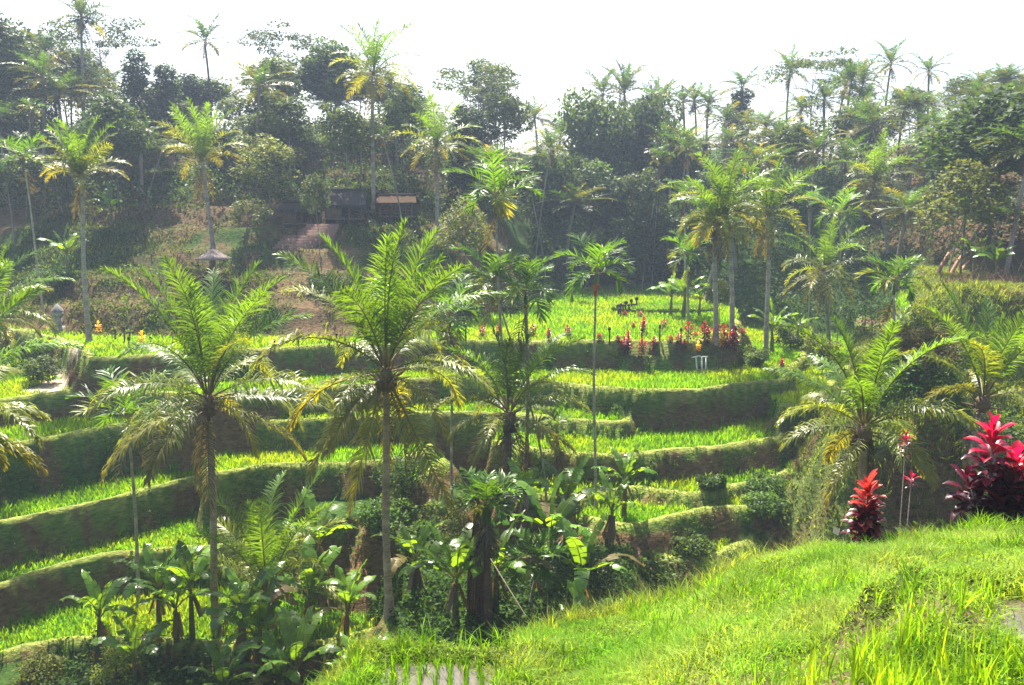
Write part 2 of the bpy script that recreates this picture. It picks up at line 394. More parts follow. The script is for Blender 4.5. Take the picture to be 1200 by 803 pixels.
RLAB = {'T0': 'rice seedlings on the wide bright upper field behind the red plants', 'T1': 'rice on the long terrace just below the upper field',
 'TB': 'rice on the small corner field right of the long terraces', 'T2': 'rice strip on the second terrace below the upper field',
 'T3': 'rice on the curved terrace under the small middle strip at right', 'T4': 'broad bright rice band sweeping in from the left edge',
 'T5': 'rice on the low terrace right of the middle palms', 'T6': 'small rice patch in the hollow left of the middle palms',
 'T4b': 'rice on the bright narrow terrace between the two big palms', 'T7': 'shaded rice on the lower left terrace', 'T8': 'rice strip low on the right terraces near the gully', 'T9': 'rice on the lowest right terrace by the gully',
 'T10': 'rice on the lowest left field behind the banana plants', 'R2': 'rice strip across the grassy hill at right', 'R4': 'rice patch on the right slope behind the low palm'}
for i, (nme, lz, pts, sl, rc) in enumerate(TERR):
    if nme not in RLAB: continue
    fr, pl = POLY[nme]
    x0, x1 = max(pl[:, 0].min(), -46), min(pl[:, 0].max(), 42); y0, y1 = pl[:, 1].min(), min(pl[:, 1].max(), 118)
    st = .27 if lz < -11 else .36
    gxx, gyy = np.meshgrid(np.arange(x0, x1, st), np.arange(y0, y1, st))
    qx = gxx.ravel() + rng.normal(0, .05, gxx.size); qy = gyy.ravel() + rng.normal(0, .05, gxx.size)
    k = np.abs(upx(qx, qy) - 600) < 700; qx, qy = qx[k], qy[k]
    z, kd, ed = height(qx, qy, True)
    k = (kd == i + 1) & (ed > .62) & ((seg_dist(qx, qy, sp) > 1.5) | (nme != 'T1')); qx, qy, z = qx[k], qy[k], z[k]
    if len(qx) < 5: continue
    nb = 6 if lz < -11 else 5
    big = snoise(qx, qy, .25, 60 + i) * .22 + 1
    P = np.repeat(np.stack([qx, qy, z - .02], -1), nb, axis=0); P[:, :2] += rng.normal(0, .06, (len(P), 2))
    hh = rng.uniform(.26, .44, len(P)) * np.repeat(big, nb)
    g, _ = blades(P, hh, .055 if nme != 'T0' else .07, None, .35)
    yk = np.repeat(np.clip(.35 + .8 * snoise(qx, qy, .45, 160 + i), 0, 1), nb)[:, None]
    col = (jit([.15, .30, .006], len(P), .18) * (1 - yk) + jit([.26, .34, .016], len(P), .15) * yk)
    mm = M().strips(g, np.clip(col, .003, 1))
    tag(mm.build('rice_crop', RICE), RLAB[nme], 'rice', kind='stuff')

# grass growing on the banks of the terraces and over the hill
def scatter(n, x0, x1, y0, y1, fn):
    x = rng.uniform(x0, x1, n); y = rng.uniform(y0, y1, n)
    k = np.abs(upx(x, y) - 600) < 680; x, y = x[k], y[k]
    z, kd, ed = height(x, y, True); k = fn(x, y, z, kd, ed); return x[k], y[k], z[k], kd[k], ed[k]
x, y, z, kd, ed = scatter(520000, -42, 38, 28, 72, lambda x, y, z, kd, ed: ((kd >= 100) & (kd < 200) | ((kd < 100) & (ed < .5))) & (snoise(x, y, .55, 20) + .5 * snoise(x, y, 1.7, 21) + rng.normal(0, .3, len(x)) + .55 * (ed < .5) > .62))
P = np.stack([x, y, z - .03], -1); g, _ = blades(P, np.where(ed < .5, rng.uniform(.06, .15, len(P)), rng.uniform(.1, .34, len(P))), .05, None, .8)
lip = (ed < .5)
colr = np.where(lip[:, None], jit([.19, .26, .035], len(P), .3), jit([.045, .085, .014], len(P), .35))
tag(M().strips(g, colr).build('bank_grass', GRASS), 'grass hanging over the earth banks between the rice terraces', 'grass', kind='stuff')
rs = [100 + i for i, t in enumerate(TERR) if t[0][0] == 'R'] + [i + 1 for i, t in enumerate(TERR) if t[0] in ('R1', 'R3', 'R5')]
x, y, z, kd, ed = scatter(170000, 12, 52, 30, 78, lambda x, y, z, kd, ed: np.isin(kd, rs))
P = np.stack([x, y, z - .03], -1); g, _ = blades(P, rng.uniform(.15, .5, len(P)) * (1 + .5 * snoise(x, y, .6, 71)), .05, None, .7)
tag(M().strips(g, jit([.15, .19, .045], len(P), .35)).build('hill_grass', GRASS), 'pale rough grass over the rounded hill at right', 'grass', kind='stuff')
# leafy ground cover in the gully and the wood
def leaves(C0, R, n, size, col, up=.5, el=1.9, hang=0.):
    """diamond leaves spread in an ellipsoid volume round C0"""
    d = rng.normal(size=(n, 3)); d /= np.linalg.norm(d, axis=1)[:, None]
    r = rng.uniform(.55, 1., n) ** .6
    p = np.asarray(C0) + d * r[:, None] * np.asarray(R)
    return leaf_at(p, size, col, up, el, hang, d)
def leaf_at(p, size, col, up=.5, el=1.9, hang=0., out=None):
    n = len(p); nn = rng.normal(size=(n, 3)) * (1 - up); nn[:, 2] += up * 1.2
    if out is not None: nn += out * .35
    nn /= np.linalg.norm(nn, axis=1)[:, None] + 1e-9
    a = rng.normal(size=(n, 3)); a[:, 2] -= hang
    if out is not None: a += out * .6
    a -= (a * nn).sum(1)[:, None] * nn; a /= np.linalg.norm(a, axis=1)[:, None] + 1e-9
    b = np.cross(nn, a); s = size * rng.uniform(.6, 1.3, n)[:, None]
    return np.stack([p, p + a * s * .45 + b * s / el / 2, p + a * s, p + a * s * .45 - b * s / el / 2], 1)
def cover(name, n, box, fn, hmax, size, col, label, ns=.35, seed=80):
    x, y, z, kd, ed = scatter(n, *box, fn)
    b = np.clip(.45 + .7 * snoise(x, y, ns, seed), 0.05, 1.3)
    p = np.stack([x, y, z + rng.uniform(0, 1, len(x)) ** .6 * hmax * b], -1)
    q = leaf_at(p, size, None, .45)
    tag(M().quads(q, jit(col, len(q), .35)).build(name, LEAF), label, 'undergrowth', kind='stuff')
cover('forest_undergrowth', 190000, (-75, 75, 74, 140), lambda x, y, z, kd, ed: (kd == 200) & (z > -1.5 - 12. * (upx(x, y) > 620)) , 3.2, .36, [.035, .07, .022], 'dense shrubs and saplings under the hazy forest trees')
cover('slope_shrubs', 26000, (-50, 20, 62, 95), lambda x, y, z, kd, ed: (kd == 200) & (z <= -1) & (upx(x, y) < 640) & (snoise(x, y, .2, 90) > .25), 1.1, .28, [.05, .09, .022], 'scattered low shrubs over the brown slope below the huts', .5)
cover('gully_shrubs', 90000, (-22, 22, 13, 42), lambda x, y, z, kd, ed: (kd == 0) | np.isin(kd, [i + 1 for i, t in enumerate(TERR) if t[0][0] == 'S' or t[0] == 'T7b']) | ((kd == 300) & (y > 13.5)) | ((kd >= 100) & (z < -18.5)), 1.3, .22, [.04, .085, .014], 'dark leafy shrubs filling the bottom of the gully', .4, 81)
cover('bank_creepers', 70000, (-14, 30, 34, 58), lambda x, y, z, kd, ed: (kd >= 100) & (kd < 200) & (snoise(x, y, .3, 91) > .6), .45, .17, [.05, .11, .014], 'leafy creepers spilling over the terrace banks', .6, 82)

x, y, z, kd, ed = scatter(170000, -55, 12, 62, 98, lambda x, y, z, kd, ed: (kd == 200) & (upx(x, y) < 700) & (snoise(x, y, .25, 92) + .4 * snoise(x, y, 1.1, 93) + rng.normal(0, .3, len(x)) > .12))
P = np.stack([x, y, z - .03], -1); g, _ = blades(P, rng.uniform(.12, .42, len(P)), .08, None, .8)
tag(M().strips(g, jit([.07, .10, .03], len(P), .4)).build('slope_grass', GRASS), 'thin dull grass tufts on the brown slope below the huts', 'grass', kind='stuff')

x, y, z, kd, ed = scatter(16000, -40, 32, 30, 70, lambda x, y, z, kd, ed: (kd >= 100) & (kd < 200) & (snoise(x, y, .9, 95) > .42))
k = 34; P = np.repeat(np.stack([x, y, z + .1], -1), k, 0); P += rng.normal(0, 1, P.shape) * np.repeat(rng.uniform(.08, .28, (len(x), 1)), k, 0) * (1, 1, .8)
P = P[::2] if len(P) > 260000 else P
tag(M().quads(leaf_at(P, .13, None, .5), np.clip(np.repeat(rng.uniform(.5, 1.6, (len(x), 1)), k, 0)[:len(P) if len(P) == len(x) * k else None][::(1 if len(P) == len(x) * k else 2)][:len(P)] * np.array([.055, .10, .016]), 0, 1)).build('bank_weeds', LEAF), 'clumps of broad leaved weeds rooted in the earth banks', 'weeds', kind='stuff')

# foreground bank
def on_bank(n, x0=-4, x1=10, y0=4.4, y1=14.2):
    x = rng.uniform(x0, x1, n); y = rng.uniform(y0, y1, n) ; px = upx(x, y); k = (px > 240) & (px < 1330); x, y = x[k], y[k]
    z, kd, ed = height(x, y, True); k = kd == 300
    for (a, b, c, d, zz) in PADDY: k &= ~((x > a) & (x < b) & (y > c) & (y < d))
    return x[k], y[k], z[k]
x, y, z = on_bank(380000)
pat = snoise(x, y, 1.1, 50); pat2 = snoise(x, y, .8, 23)
k = rng.uniform(size=len(x)) > smooth(.3, .8, pat2) * .85; x, y, z, pat = x[k], y[k], z[k], pat[k]
P = np.stack([x, y, z - .01], -1)
g, _ = blades(P, rng.uniform(.04, .13, len(P)) * (1 + .75 * np.clip(pat + .5 * snoise(x, y, 4., 57), -.8, 1)), rng.uniform(.006, .011, len(P)), None, .9)
mixy = np.clip(.5 + .6 * snoise(x, y, 2.2, 51), 0, 1)[:, None]
col = jit([.135, .28, .02], len(P), .35) * (1 - mixy) + jit([.30, .40, .085], len(P), .25) * mixy
tag(M().strips(g, col).build('bank_turf', GRASS), 'short lush grass over the near bank at the bottom', 'grass', kind='stuff')
x, y, z = on_bank(90000); P = np.stack([x, y, z + rng.uniform(.0, .06, len(x))], -1)
tag(M().quads(leaf_at(P, .03, None, .6, 1.5), jit([.17, .28, .03], len(P), .3)).build('bank_clover', GRASS), 'tiny clover leaves among the grass of the near bank', 'ground cover', kind='stuff')
# longer tufts
x, y, z = on_bank(2600); k = (snoise(x, y, 1.3, 52) > .15); x, y, z = x[k], y[k], z[k]
P = np.repeat(np.stack([x, y, z], -1), 14, axis=0); P[:, :2] += rng.normal(0, .035, (len(P), 2))
g, _ = blades(P, rng.uniform(.12, .3, len(P)), .009, None, .7, 3)
tag(M().strips(g, jit([.15, .29, .02], len(P), .25)).build('grass_tufts', GRASS), 'longer grass tufts dotted over the near bank', 'grass', kind='stuff')
# wispy grasses on the crest
px = rng.uniform(330, 1230, 900); yc = np.interp(px, CR_PX, CR_Y) + rng.normal(0, .25, 900); xx = (px - 600) / F * yc / CP
dens = snoise(px / 90, px * 0, 1., 53) > -.3; xx, yc = xx[dens], yc[dens]
P = np.repeat(np.stack([xx, yc, height(xx, yc)], -1), 9, axis=0); P[:, :2] += rng.normal(0, .06, (len(P), 2))
g, _ = blades(P, rng.uniform(.12, .42, len(P)) * (.45 + .55 * (np.repeat(xx, 9) > 0)), .010, None, .8, 4)
tag(M().strips(g, jit([.24, .31, .06], len(P), .3)).build('crest_grass', GRASS), 'tall wispy grasses along the crest of the near bank', 'grass', kind='stuff')
# paddies in the bank: water and young rice
for i, (x0, x1, y0, y1, zz) in enumerate(PADDY):
    w = M(); w.add([[x0 - .25, y0 - .25, zz], [x1 + .25, y0 - .25, zz], [x1 + .25, y1 + .25, zz], [x0 - .25, y1 + .25, zz]], [[0, 1, 2, 3]], [.1, .1, .1])
    tag(w.build('water', WATER), kind='structure')
px0, px1, py0, py1, _ = PADDY[0]
P = []
for r in np.arange(px0, px1 + .1, .15):
    for q in np.arange(py0, py1 + .1, .09):
        P += [[r + rng.normal(0, .012) - .06 * (q - py0), q, PADDY[0][4] - .03]] * 8
P = np.array(P); P[:, :2] += rng.normal(0, .012, (len(P), 2))
g, _ = blades(P, rng.uniform(.14, .26, len(P)), .008, None, .22, 2)
tag(M().strips(g, jit([.09, .22, .012], len(P), .2)).build('rice_seedlings', RICE), 'rows of rice seedlings standing in the small flooded paddy', 'rice', kind='stuff')
k = 2600; x = rng.uniform(1.0, 5.2, k); y = rng.uniform(4.3, 6.9, k)
kk = (x * .55 + (6.3 - y) * 1.1 + .5 * snoise(x, y, 1.7, 55) > 2.1) & ~((x > 3.2) & (x < 3.9) & (y > 5.1) & (y < 6.2)); x, y = x[kk], y[kk]
k = (rng.uniform(size=len(x)) < .13); x, y = x[k], y[k]
P = np.repeat(np.stack([x, y, height(x, y)], -1), 9, axis=0); P[:, :2] += rng.normal(0, .025, (len(P), 2))
g, _ = blades(P, rng.uniform(.2, .55, len(P)), .010, None, .35, 4)
tag(M().strips(g, jit([.17, .29, .02], len(P), .3)).build('tall_rice', RICE), 'tall bright rice plants at the lower right corner', 'rice', kind='stuff')
# ---------------------------------------------------------------- palms
def frond(L=4.4, el0=1.2, droop=1.6, n=42, lmax=.85, wid=.05, seg=3, hang=1.2, col=(.05, .10, .015), az=0., o=(0, 0, 0), gen=None,
          tipcol=None, start=.16, side=1.15, rc=(.16, .15, .05), rr=.045, jag=.2, bend=0., twist=0.):
    """one pinnate leaf: returns an M with its stalk and leaflets"""
    g = gen or rng; N = 22; t = np.linspace(0, 1, N); el = el0 - droop * t ** 1.5
    yaw = bend * t ** 2
    d = np.stack([np.cos(el) * np.cos(yaw), np.cos(el) * np.sin(yaw), np.sin(el)], -1); p = np.cumsum(d, 0) * L / N; p -= p[0]
    T = d
    tt = np.repeat(np.linspace(start, .985, n), 2) + g.uniform(-.004, .004, 2 * n); sd = np.tile([1., -1.], n)
    P = np.stack([np.interp(tt, t, p[:, k]) for k in range(3)], -1); TT = np.stack([np.interp(tt, t, T[:, k]) for k in range(3)], -1)
    TT /= np.linalg.norm(TT, axis=1)[:, None]
    yw = np.interp(tt, t, yaw); SD = np.stack([-np.sin(yw), np.cos(yw), 0 * yw], -1); NN = np.cross(TT, SD); 
    tw = twist + 0 * tt
    SD2 = SD * np.cos(tw)[:, None] + NN * np.sin(tw)[:, None]
    ph = np.interp(tt, [start, .6, 1], [side, side * .8, .35]) + g.normal(0, jag, 2 * n)
    NN2 = np.cross(TT, SD2)
    dr = TT * np.cos(ph)[:, None] + SD2 * (sd * np.sin(ph))[:, None] + NN2 * (.32 + g.normal(0, jag, 2 * n))[:, None]
    ll = lmax * np.interp(tt, [start, .3, .55, .85, 1], [.55, .95, 1, .62, .3]) * g.uniform(.85, 1.1, 2 * n)
    wj = g.uniform(.6, 1.25, (2 * n, 1)); rows = []; c = P.copy(); wf = [.8, 1, .8, .12] if seg == 3 else ([.9, .9, .15] if seg == 2 else [1, .3])
    for k in range(seg + 1):
        dk = dr + np.array([0, 0, -1.]) * (hang * (k / seg) ** 1.2 * g.uniform(.7, 1.2, 2 * n))[:, None]
        dk /= np.linalg.norm(dk, axis=1)[:, None]
        w = TT - (TT * dk).sum(1)[:, None] * dk; w /= np.linalg.norm(w, axis=1)[:, None] + 1e-6
        w = w * (wid * wf[k] / 2) * wj
        rows.append(np.stack([c - w, c + w], 1)); c = c + dk * (ll / seg)[:, None]
    G = np.stack(rows, 1)
    cc = np.tile(np.asarray(col, float), (2 * n, 1))
    if tipcol is not None:
        cc = cc * (1 - tt[:, None] ** 1.5) + np.asarray(tipcol) * tt[:, None] ** 1.5
    cc = np.clip(cc * g.uniform(.8, 1.2, (2 * n, 1)), 0, 1)
    m = M().strips(G, cc); m.tube(p[::3] if seg > 1 else p[::5], np.linspace(rr, rr * .2, len(p[::3] if seg > 1 else p[::5])), 4 if seg > 1 else 3, rc, False)
    out = M(); ca, sa = math.cos(az), math.sin(az)
    for v, f, c in m.arr():
        out.add(np.stack([v[:, 0] * ca - v[:, 1] * sa + o[0], v[:, 0] * sa + v[:, 1] * ca + o[1], v[:, 2] + o[2]], -1), f, c)
    return out
GRN = np.array([.08, .155, .02]); OLIVE = np.array([.16, .185, .03]); YEL = np.array([.25, .23, .025]); DRY = np.array([.095, .08, .07])
def trunk_mesh(h, r0, r1, lean=(0, 0), c=(.16, .13, .10), sides=10, ringed=True, swell=1.5, z0=-.6, seed=0):
    g = np.random.default_rng(seed); n = max(8, int(h / .22)) if ringed else 9
    t = np.linspace(0, 1, n); z = z0 + (h - z0) * t
    x = lean[0] * t ** 1.6 + .02 * h * np.sin(t * 3 + g.uniform(0, 6)) * t * (1 - t) * 2; y = lean[1] * t ** 1.6
    r = r0 + (r1 - r0) * t; r = r * (1 + (swell - 1) * np.exp(-np.maximum(z, 0) / .5))
    if ringed: r = r * (1 + .07 * np.where(np.arange(n) % 2, 1, -1) * g.uniform(.3, 1.3, n))
    cc = np.repeat((np.asarray(c)[None] * g.uniform(.7, 1.25, (n, 1))), sides, 0); cc = np.vstack([cc, cc[:2]])
    return M().tube(np.stack([x, y, z], -1), r, sides, cc)
def crown_spec(nf, kind, g):
    """azimuth, starting elevation, droop, colour, length factor of each frond"""
    out = []
    for i in range(nf):
        t = (i + .5) / nf; az = i * 2.39996 + g.normal(0, .15)
        if kind == 'coco':
            el = np.interp(t, [0, .2, .45, .7, 1], [1.50, 1.22, .85, .35, -.42]) + g.normal(0, .08)
            dr = np.interp(t, [0, .2, .5, .8, 1], [.45, .85, 1.3, 1.30, .60]) * g.uniform(.8, 1.25)
        elif kind == 'upright':
            el = np.interp(t, [0, .5, .8, 1], [1.5, 1.12, .70, .25]) + g.normal(0, .08)
            dr = np.interp(t, [0, .5, 1], [.3, 1.0, 1.5]) * g.uniform(.8, 1.2)
        else:
            el = np.interp(t, [0, .4, .8, 1], [1.35, .9, .45, .0]) + g.normal(0, .1); dr = np.interp(t, [0, 1], [1.0, 1.9]) * g.uniform(.85, 1.15)
        if t < .45: c = GRN * g.uniform(.9, 1.5); tc = None
        elif t < .8: c = GRN * .6 + OLIVE * .5; tc = OLIVE * 1.2
        else: c = OLIVE; tc = YEL * g.uniform(.5, 1.1)
        out.append((az, el, dr, c, tc, g.uniform(.88, 1.08) * (.9 if t < .1 else (.8 if t > .72 else (1.12 if t < .5 else 1)))))
    return out
def coconut(name, base, hub, L, label, seed, nf=24, r=.15, kind='coco', nuts=True, dead=3, cat='palm', tc=(.36, .27, .19), n=76, swell=1.5, wid=.056, hang=1.2, group=None, fadd=()):
    """a near palm: trunk, every frond, sheath and nuts are parts"""
    g = np.random.default_rng(seed); base = np.asarray(base, float); hub = np.asarray(hub, float)
    root = empty(name, base, label, cat, group); h = hub[2] - base[2]; ln = (hub - base)[:2]
    if h > .8: trunk_mesh(h, r * 1.1, r * .8, ln, tc, seed=seed, swell=swell).build('trunk', BARK, root, True)
    o = np.array([ln[0], ln[1], h])
    for (az, el, dr, c, tcol, lf) in crown_spec(nf, kind, g) + list(fadd):
        oo = o + np.array([math.cos(az), math.sin(az), 0]) * .12 + np.array([0, 0, .35 * math.sin(max(el, -.3))])
        frond(L * lf, el, dr, n, L * .185, wid, 3, hang * (.6 if el > 1. else 1.7), c, az, oo, g, tcol, bend=g.normal(0, .25), twist=g.normal(0, .35)).build('frond', PALM, root)
    for i in range(dead):
        az = g.uniform(0, 6.28)
        frond(L * g.uniform(.6, .85), -.9 - g.uniform(0, .4), .4, n // 2, L * .13, wid, 3, 1.8, DRY * g.uniform(.7, 1.2), az, o - (0, 0, .2), g, None, rc=(.2, .14, .09)).build('dead_frond', PALM, root)
    m = M()
    for i in range(26):
        az = g.uniform(0, 6.28); e = g.uniform(-.2, 1.3); l = g.uniform(.35, .9) * L / 4.4; d = np.array([math.cos(az) * math.cos(e), math.sin(az) * math.cos(e), math.sin(e)])
        p0 = o + (0, 0, -.35); m.tube([p0, p0 + d * l * .5, p0 + d * l], [.07, .05, .012], 4, np.array([.17, .10, .05]) * g.uniform(.6, 1.3), False)
    m.blob(o - (0, 0, .15), (r * 1.9, r * 1.9, .45), (.14, .09, .05)); m.build('leaf_sheath', BARK, root, True)
    if nuts:
        m = M()
        for i in range(16):
            az = g.uniform(0, 6.28); rr = g.uniform(.22, .42); m.blob(o + (rr * math.cos(az), rr * math.sin(az), -.35 - g.uniform(0, .45)), (.10, .10, .13), np.array([.18, .13, .04]) * g.uniform(.6, 1.3), 7, 6)
        m.blob(o - (0, 0, .5), (.27, .27, .34), (.16, .13, .05)); m.build('coconut_cluster', LEAF, root, True)
    return root
def areca(base, hub, L, label, seed, nf=9, r=.06, fruit=None, skirt=0, cat='areca palm', kind='areca', green=(.07, .16, .015), name='areca_palm', n=20, wid=.085, tc=(.36, .31, .25), L2=None, group=None):
    g = np.random.default_rng(seed); base = np.asarray(base, float); hub = np.asarray(hub, float)
    root = empty(name, base, label, cat, group); h = hub[2] - base[2]; ln = (hub - base)[:2]
    trunk_mesh(h - .7, r * 1.15, r * .85, ln * .93, tc, 8, swell=1.3, seed=seed).build('trunk', BARK, root, True)
    o = np.array([ln[0], ln[1], h])
    M().tube([[ln[0] * .93, ln[1] * .93, h - .72], [ln[0] * .97, ln[1] * .97, h - .3], o], [r * 1.25, r * 1.1, r * .5], 8, (.09, .15, .03)).build('crownshaft', LEAF, root, True)
    for (az, el, dr, c, tcol, lf) in crown_spec(nf, 'areca', g):
        frond(L * lf, el, dr, n, L * .40, wid, 3, .65, np.asarray(green) * g.uniform(.7, 1.3), az, o, g, tcol if g.uniform() < .35 else None, start=.2, side=1.0, rr=.025, jag=.2, bend=g.normal(0, .2)).build('frond', PALM, root)
    if fruit is not None:
        m = M()
        for i in range(90):
            a = g.uniform(0, 6.28); zz = -g.uniform(.5, 1.2); q = g.uniform(.01, .2) * (1.3 + zz); m.blob(o + (q * math.cos(a), q * math.sin(a), zz), .06, np.asarray(fruit) * g.uniform(.6, 1.3), 5, 4)
        m.build('fruit_cluster', LEAF, root, True)
    for i in range(skirt):
        frond(L * g.uniform(.5, .9), -1.1, .3, 12, L * .3, .06, 3, 1.5, DRY * g.uniform(.6, 1.3), g.uniform(0, 6.28), o - (0, 0, g.uniform(.5, 1.2)), g, None, rc=(.2, .14, .09)).build('dead_frond', PALM, root)
    return root
def palm_proto(kind, h, L, seed, name='coconut_palm', nf=20, yellow=0.):
    """mid and far palms: trunk and one crown"""
    g = np.random.default_rng(seed); root = empty(name, (0, -500, 0)); lean = g.normal(0, .06 * h, 2)
    trunk_mesh(h, .17 if kind != 'areca' else .08, .12 if kind != 'areca' else .06, lean, (.27, .23, .20), 6, False, 1.4, -3., seed).build('trunk', BARK, root, True)
    o = np.array([lean[0], lean[1], h]); m = M()
    for (az, el, dr, c, tcol, lf) in crown_spec(nf, kind, g):
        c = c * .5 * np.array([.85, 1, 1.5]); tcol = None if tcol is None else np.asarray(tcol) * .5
        if g.uniform() < yellow: tcol = YEL * .8
        m.merge(frond(L * lf, el, dr, 24 if kind != 'areca' else 13, L * (.19 if kind != 'areca' else .36), .10, 2, 1.1 if kind != 'areca' else .7, c, az, o, g, tcol, bend=g.normal(0, .25), twist=g.normal(0, .3)))
    for i in range(4):
        m.merge(frond(L * .7, -1. - g.uniform(0, .4), .3, 12, L * .12, .1, 1, 1.5, DRY * .8, g.uniform(0, 6.28), o - (0, 0, .2), g))
    m.build('crown', PALM, root)
    return root

# ---------------------------------------------------------------- broadleaf trees
def broadleaf(name, h, r, seed, style='round', nleaf=3600, size=.36, col=(.05, .09, .022), at=(0, -500, 0), tr=.16, bark=(.13, .11, .09), ch=None, gap=1.):
    g = np.random.default_rng(seed); root = empty(name, at); th = h * {'round': .42, 'tall': .5, 'flat': .62, 'cone': .15, 'bush': .08, 'wisp': .35, 'bamboo': .1}[style]
    ch = ch or (h - th)
    t = M(); lean = g.normal(0, .03 * h, 2); tt = np.linspace(0, 1, 7); top = h * .86
    path = np.stack([lean[0] * tt ** 1.4 + .01 * h * np.sin(tt * 5), lean[1] * tt, -2.5 + (top + 2.5) * tt], -1)
    t.tube(path, np.linspace(tr, tr * .25, 7), 7, np.asarray(bark))
    cl = []; nl = {'round': 26, 'tall': 20, 'flat': 15, 'cone': 30, 'bush': 22, 'wisp': 20, 'bamboo': 30}[style]
    for i in range(nl):
        u = (i + .5) / nl; az = i * 2.4 + g.normal(0, .3)
        if style == 'flat': z = th + (h - th) * (.45 + .55 * g.uniform()) ; rr = r * g.uniform(.25, 1.)
        elif style == 'cone': z = th + (h - th) * u; rr = r * (1 - u) ** .7 * g.uniform(.4, 1)
        elif style == 'bamboo': z = h * (.2 + .8 * g.uniform() ** .7); rr = r * g.uniform(.2, 1) * (1 - .4 * z / h)
        elif style == 'bush': z = h * g.uniform(.2, .85); rr = r * g.uniform(.2, .85) * math.sqrt(max(.1, 1 - (z / h - .3) ** 2))
        else:
            ph = math.acos(1 - 1.6 * u); z = (th + h) / 2 + ch * .40 * math.cos(ph) ; rr = r * .74 * math.sin(ph) * g.uniform(.55, 1.1)
        z += g.normal(0, .03 * h)
        c = np.array([rr * math.cos(az) + lean[0], rr * math.sin(az) + lean[1], z]); cl.append(c)
        zb = min(z * g.uniform(.55, .85), top); k = np.clip((zb + 2.5) / (top + 2.5), 0, 1)
        b = np.array([np.interp(k, tt, path[:, 0]), np.interp(k, tt, path[:, 1]), zb])
        if i % 2 == 0 or style == 'flat': t.tube([b, (b + c) / 2 + (0, 0, -.06 * h * g.uniform(0, 1)), c], [tr * .38, tr * .22, tr * .06], 4, np.asarray(bark), False)
    t.build('trunk', BARK, root, True)
    m = M(); per = nleaf // nl
    for c in cl:
        k = g.uniform(.65, 1.25)
        if style == 'flat': R = np.array([.36, .36, .07]) * r * k
        elif style == 'wisp': R = np.array([.30, .30, .26]) * r * k
        elif style == 'cone': R = np.array([.38, .38, .30]) * r * k
        elif style == 'bamboo': R = np.array([.42, .42, .36]) * r * k
        else: R = np.array([.36, .36, .27]) * r * k
        n = int(per * k); q = leaves(c, R, n, size, None, .55 if style != 'bamboo' else .3, 1.9, .2 if style != 'bamboo' else .8)
        m.quads(q, np.clip(np.asarray(col) * g.uniform(.7, 1.4) * g.uniform(.75, 1.25, (n, 1)) * (1 + g.normal(0, .05, (n, 3))), 0, 1))
    m.build('crown', LEAF, root)
    return root
# ---------------------------------------------------------------- banana, cordyline
def banana(g, nl=8, Lf=2.2, hs=1.6):
    st = M().tube([[0, 0, -.4], [.02, 0, hs * .5], [.05, .02, hs]], [.16, .13, .07], 8, (.13, .13, .05)); lv = []
    o = np.array([.05, .02, hs - .05])
    for i in range(nl):
        az = i * 2.4 + g.normal(0, .25); L = Lf * g.uniform(.8, 1.1); u = i / nl
        el0 = np.interp(u, [0, 1], [1.45, .75]) + g.normal(0, .1); dr = np.interp(u, [0, 1], [.7, 2.2]) * g.uniform(.8, 1.2)
        N = 26; t = np.linspace(0, 1, N); el = el0 - dr * t ** 1.6; p = np.cumsum(np.stack([np.cos(el), 0 * el, np.sin(el)], -1), 0) * L / N
        T = np.stack([np.cos(el), 0 * el, np.sin(el)], -1); Nn = np.stack([-np.sin(el), 0 * el, np.cos(el)], -1)
        W = .27 * L / 2.2 * np.interp(t, [0, .16, .22, .5, .85, 1], [0, 0, .7, 1, .8, .05]); m = M(); col = np.array([.09, .18, .02]) * g.uniform(.55, 1.7)
        if u > .8 and g.uniform() < .5: col = np.array([.15, .12, .05])
        roll = g.normal(0, .3); fold = g.uniform(.1, .6)
        for sd in (-1, 1):
            k = 3
            while k < N - 1:
                j = min(N - 1, k + int(g.integers(1, 5)))
                dd = fold + g.normal(0, .42) ; up = math.sin(roll * sd - dd * .0) ; sag = -math.tan(min(1.2, max(-.3, dd)))
                rows = []
                for q in range(k, j + 1):
                    gap = .10 if (q == j and j < N - 1) else 0
                    a = p[q] - T[q] * gap * L / N * 1.5; side = np.array([0, sd, 0.]) * math.cos(roll) + Nn[q] * (sd * math.sin(roll) + sag * .5)
                    e = a + side / np.linalg.norm(side) * W[q] + T[q] * W[q] * .25
                    mid = (a + e) / 2 + Nn[q] * .03
                    rows.append([a, mid, e])
                m.grid(np.array(rows), np.clip(col * g.uniform(.85, 1.15), 0, 1)); k = j
        m.tube(p[::5], np.linspace(.035, .008, len(p[::5])), 4, (.16, .20, .06), False)
        out = M(); ca, sa = math.cos(az), math.sin(az)
        for v, f, c in m.arr(): out.add(np.stack([v[:, 0] * ca - v[:, 1] * sa + o[0], v[:, 0] * sa + v[:, 1] * ca + o[1], v[:, 2] + o[2]], -1), f, c)
        lv.append(out)
    dm = M()
    for i in range(4):
        az = g.uniform(0, 6.28); q = [o + (.1 * math.cos(az), .1 * math.sin(az), -.15)]; 
        for k in range(3): q.append(q[-1] + np.array([.14 * math.cos(az), .14 * math.sin(az), -.35 + .1 * k * 0]))
        q = np.array(q); w = np.array([-math.sin(az), math.cos(az), 0]) * .14; dm.strips(np.stack([q - w * .6, q + w], 1)[None], (.12, .085, .05))
    return st, lv, dm
def banana_plant(base, label, seed, nl=8, Lf=2.2, hs=1.6, group='banana plants in the gully'):
    g = np.random.default_rng(seed); root = empty('banana_plant', base, label, 'banana plant', group)
    st, lv, dm = banana(g, nl, Lf, hs); st.build('stem', BARK, root, True)
    for l in lv: l.build('leaf', BANANA, root)
    dm.build('dead_leaf', BANANA, root); return root
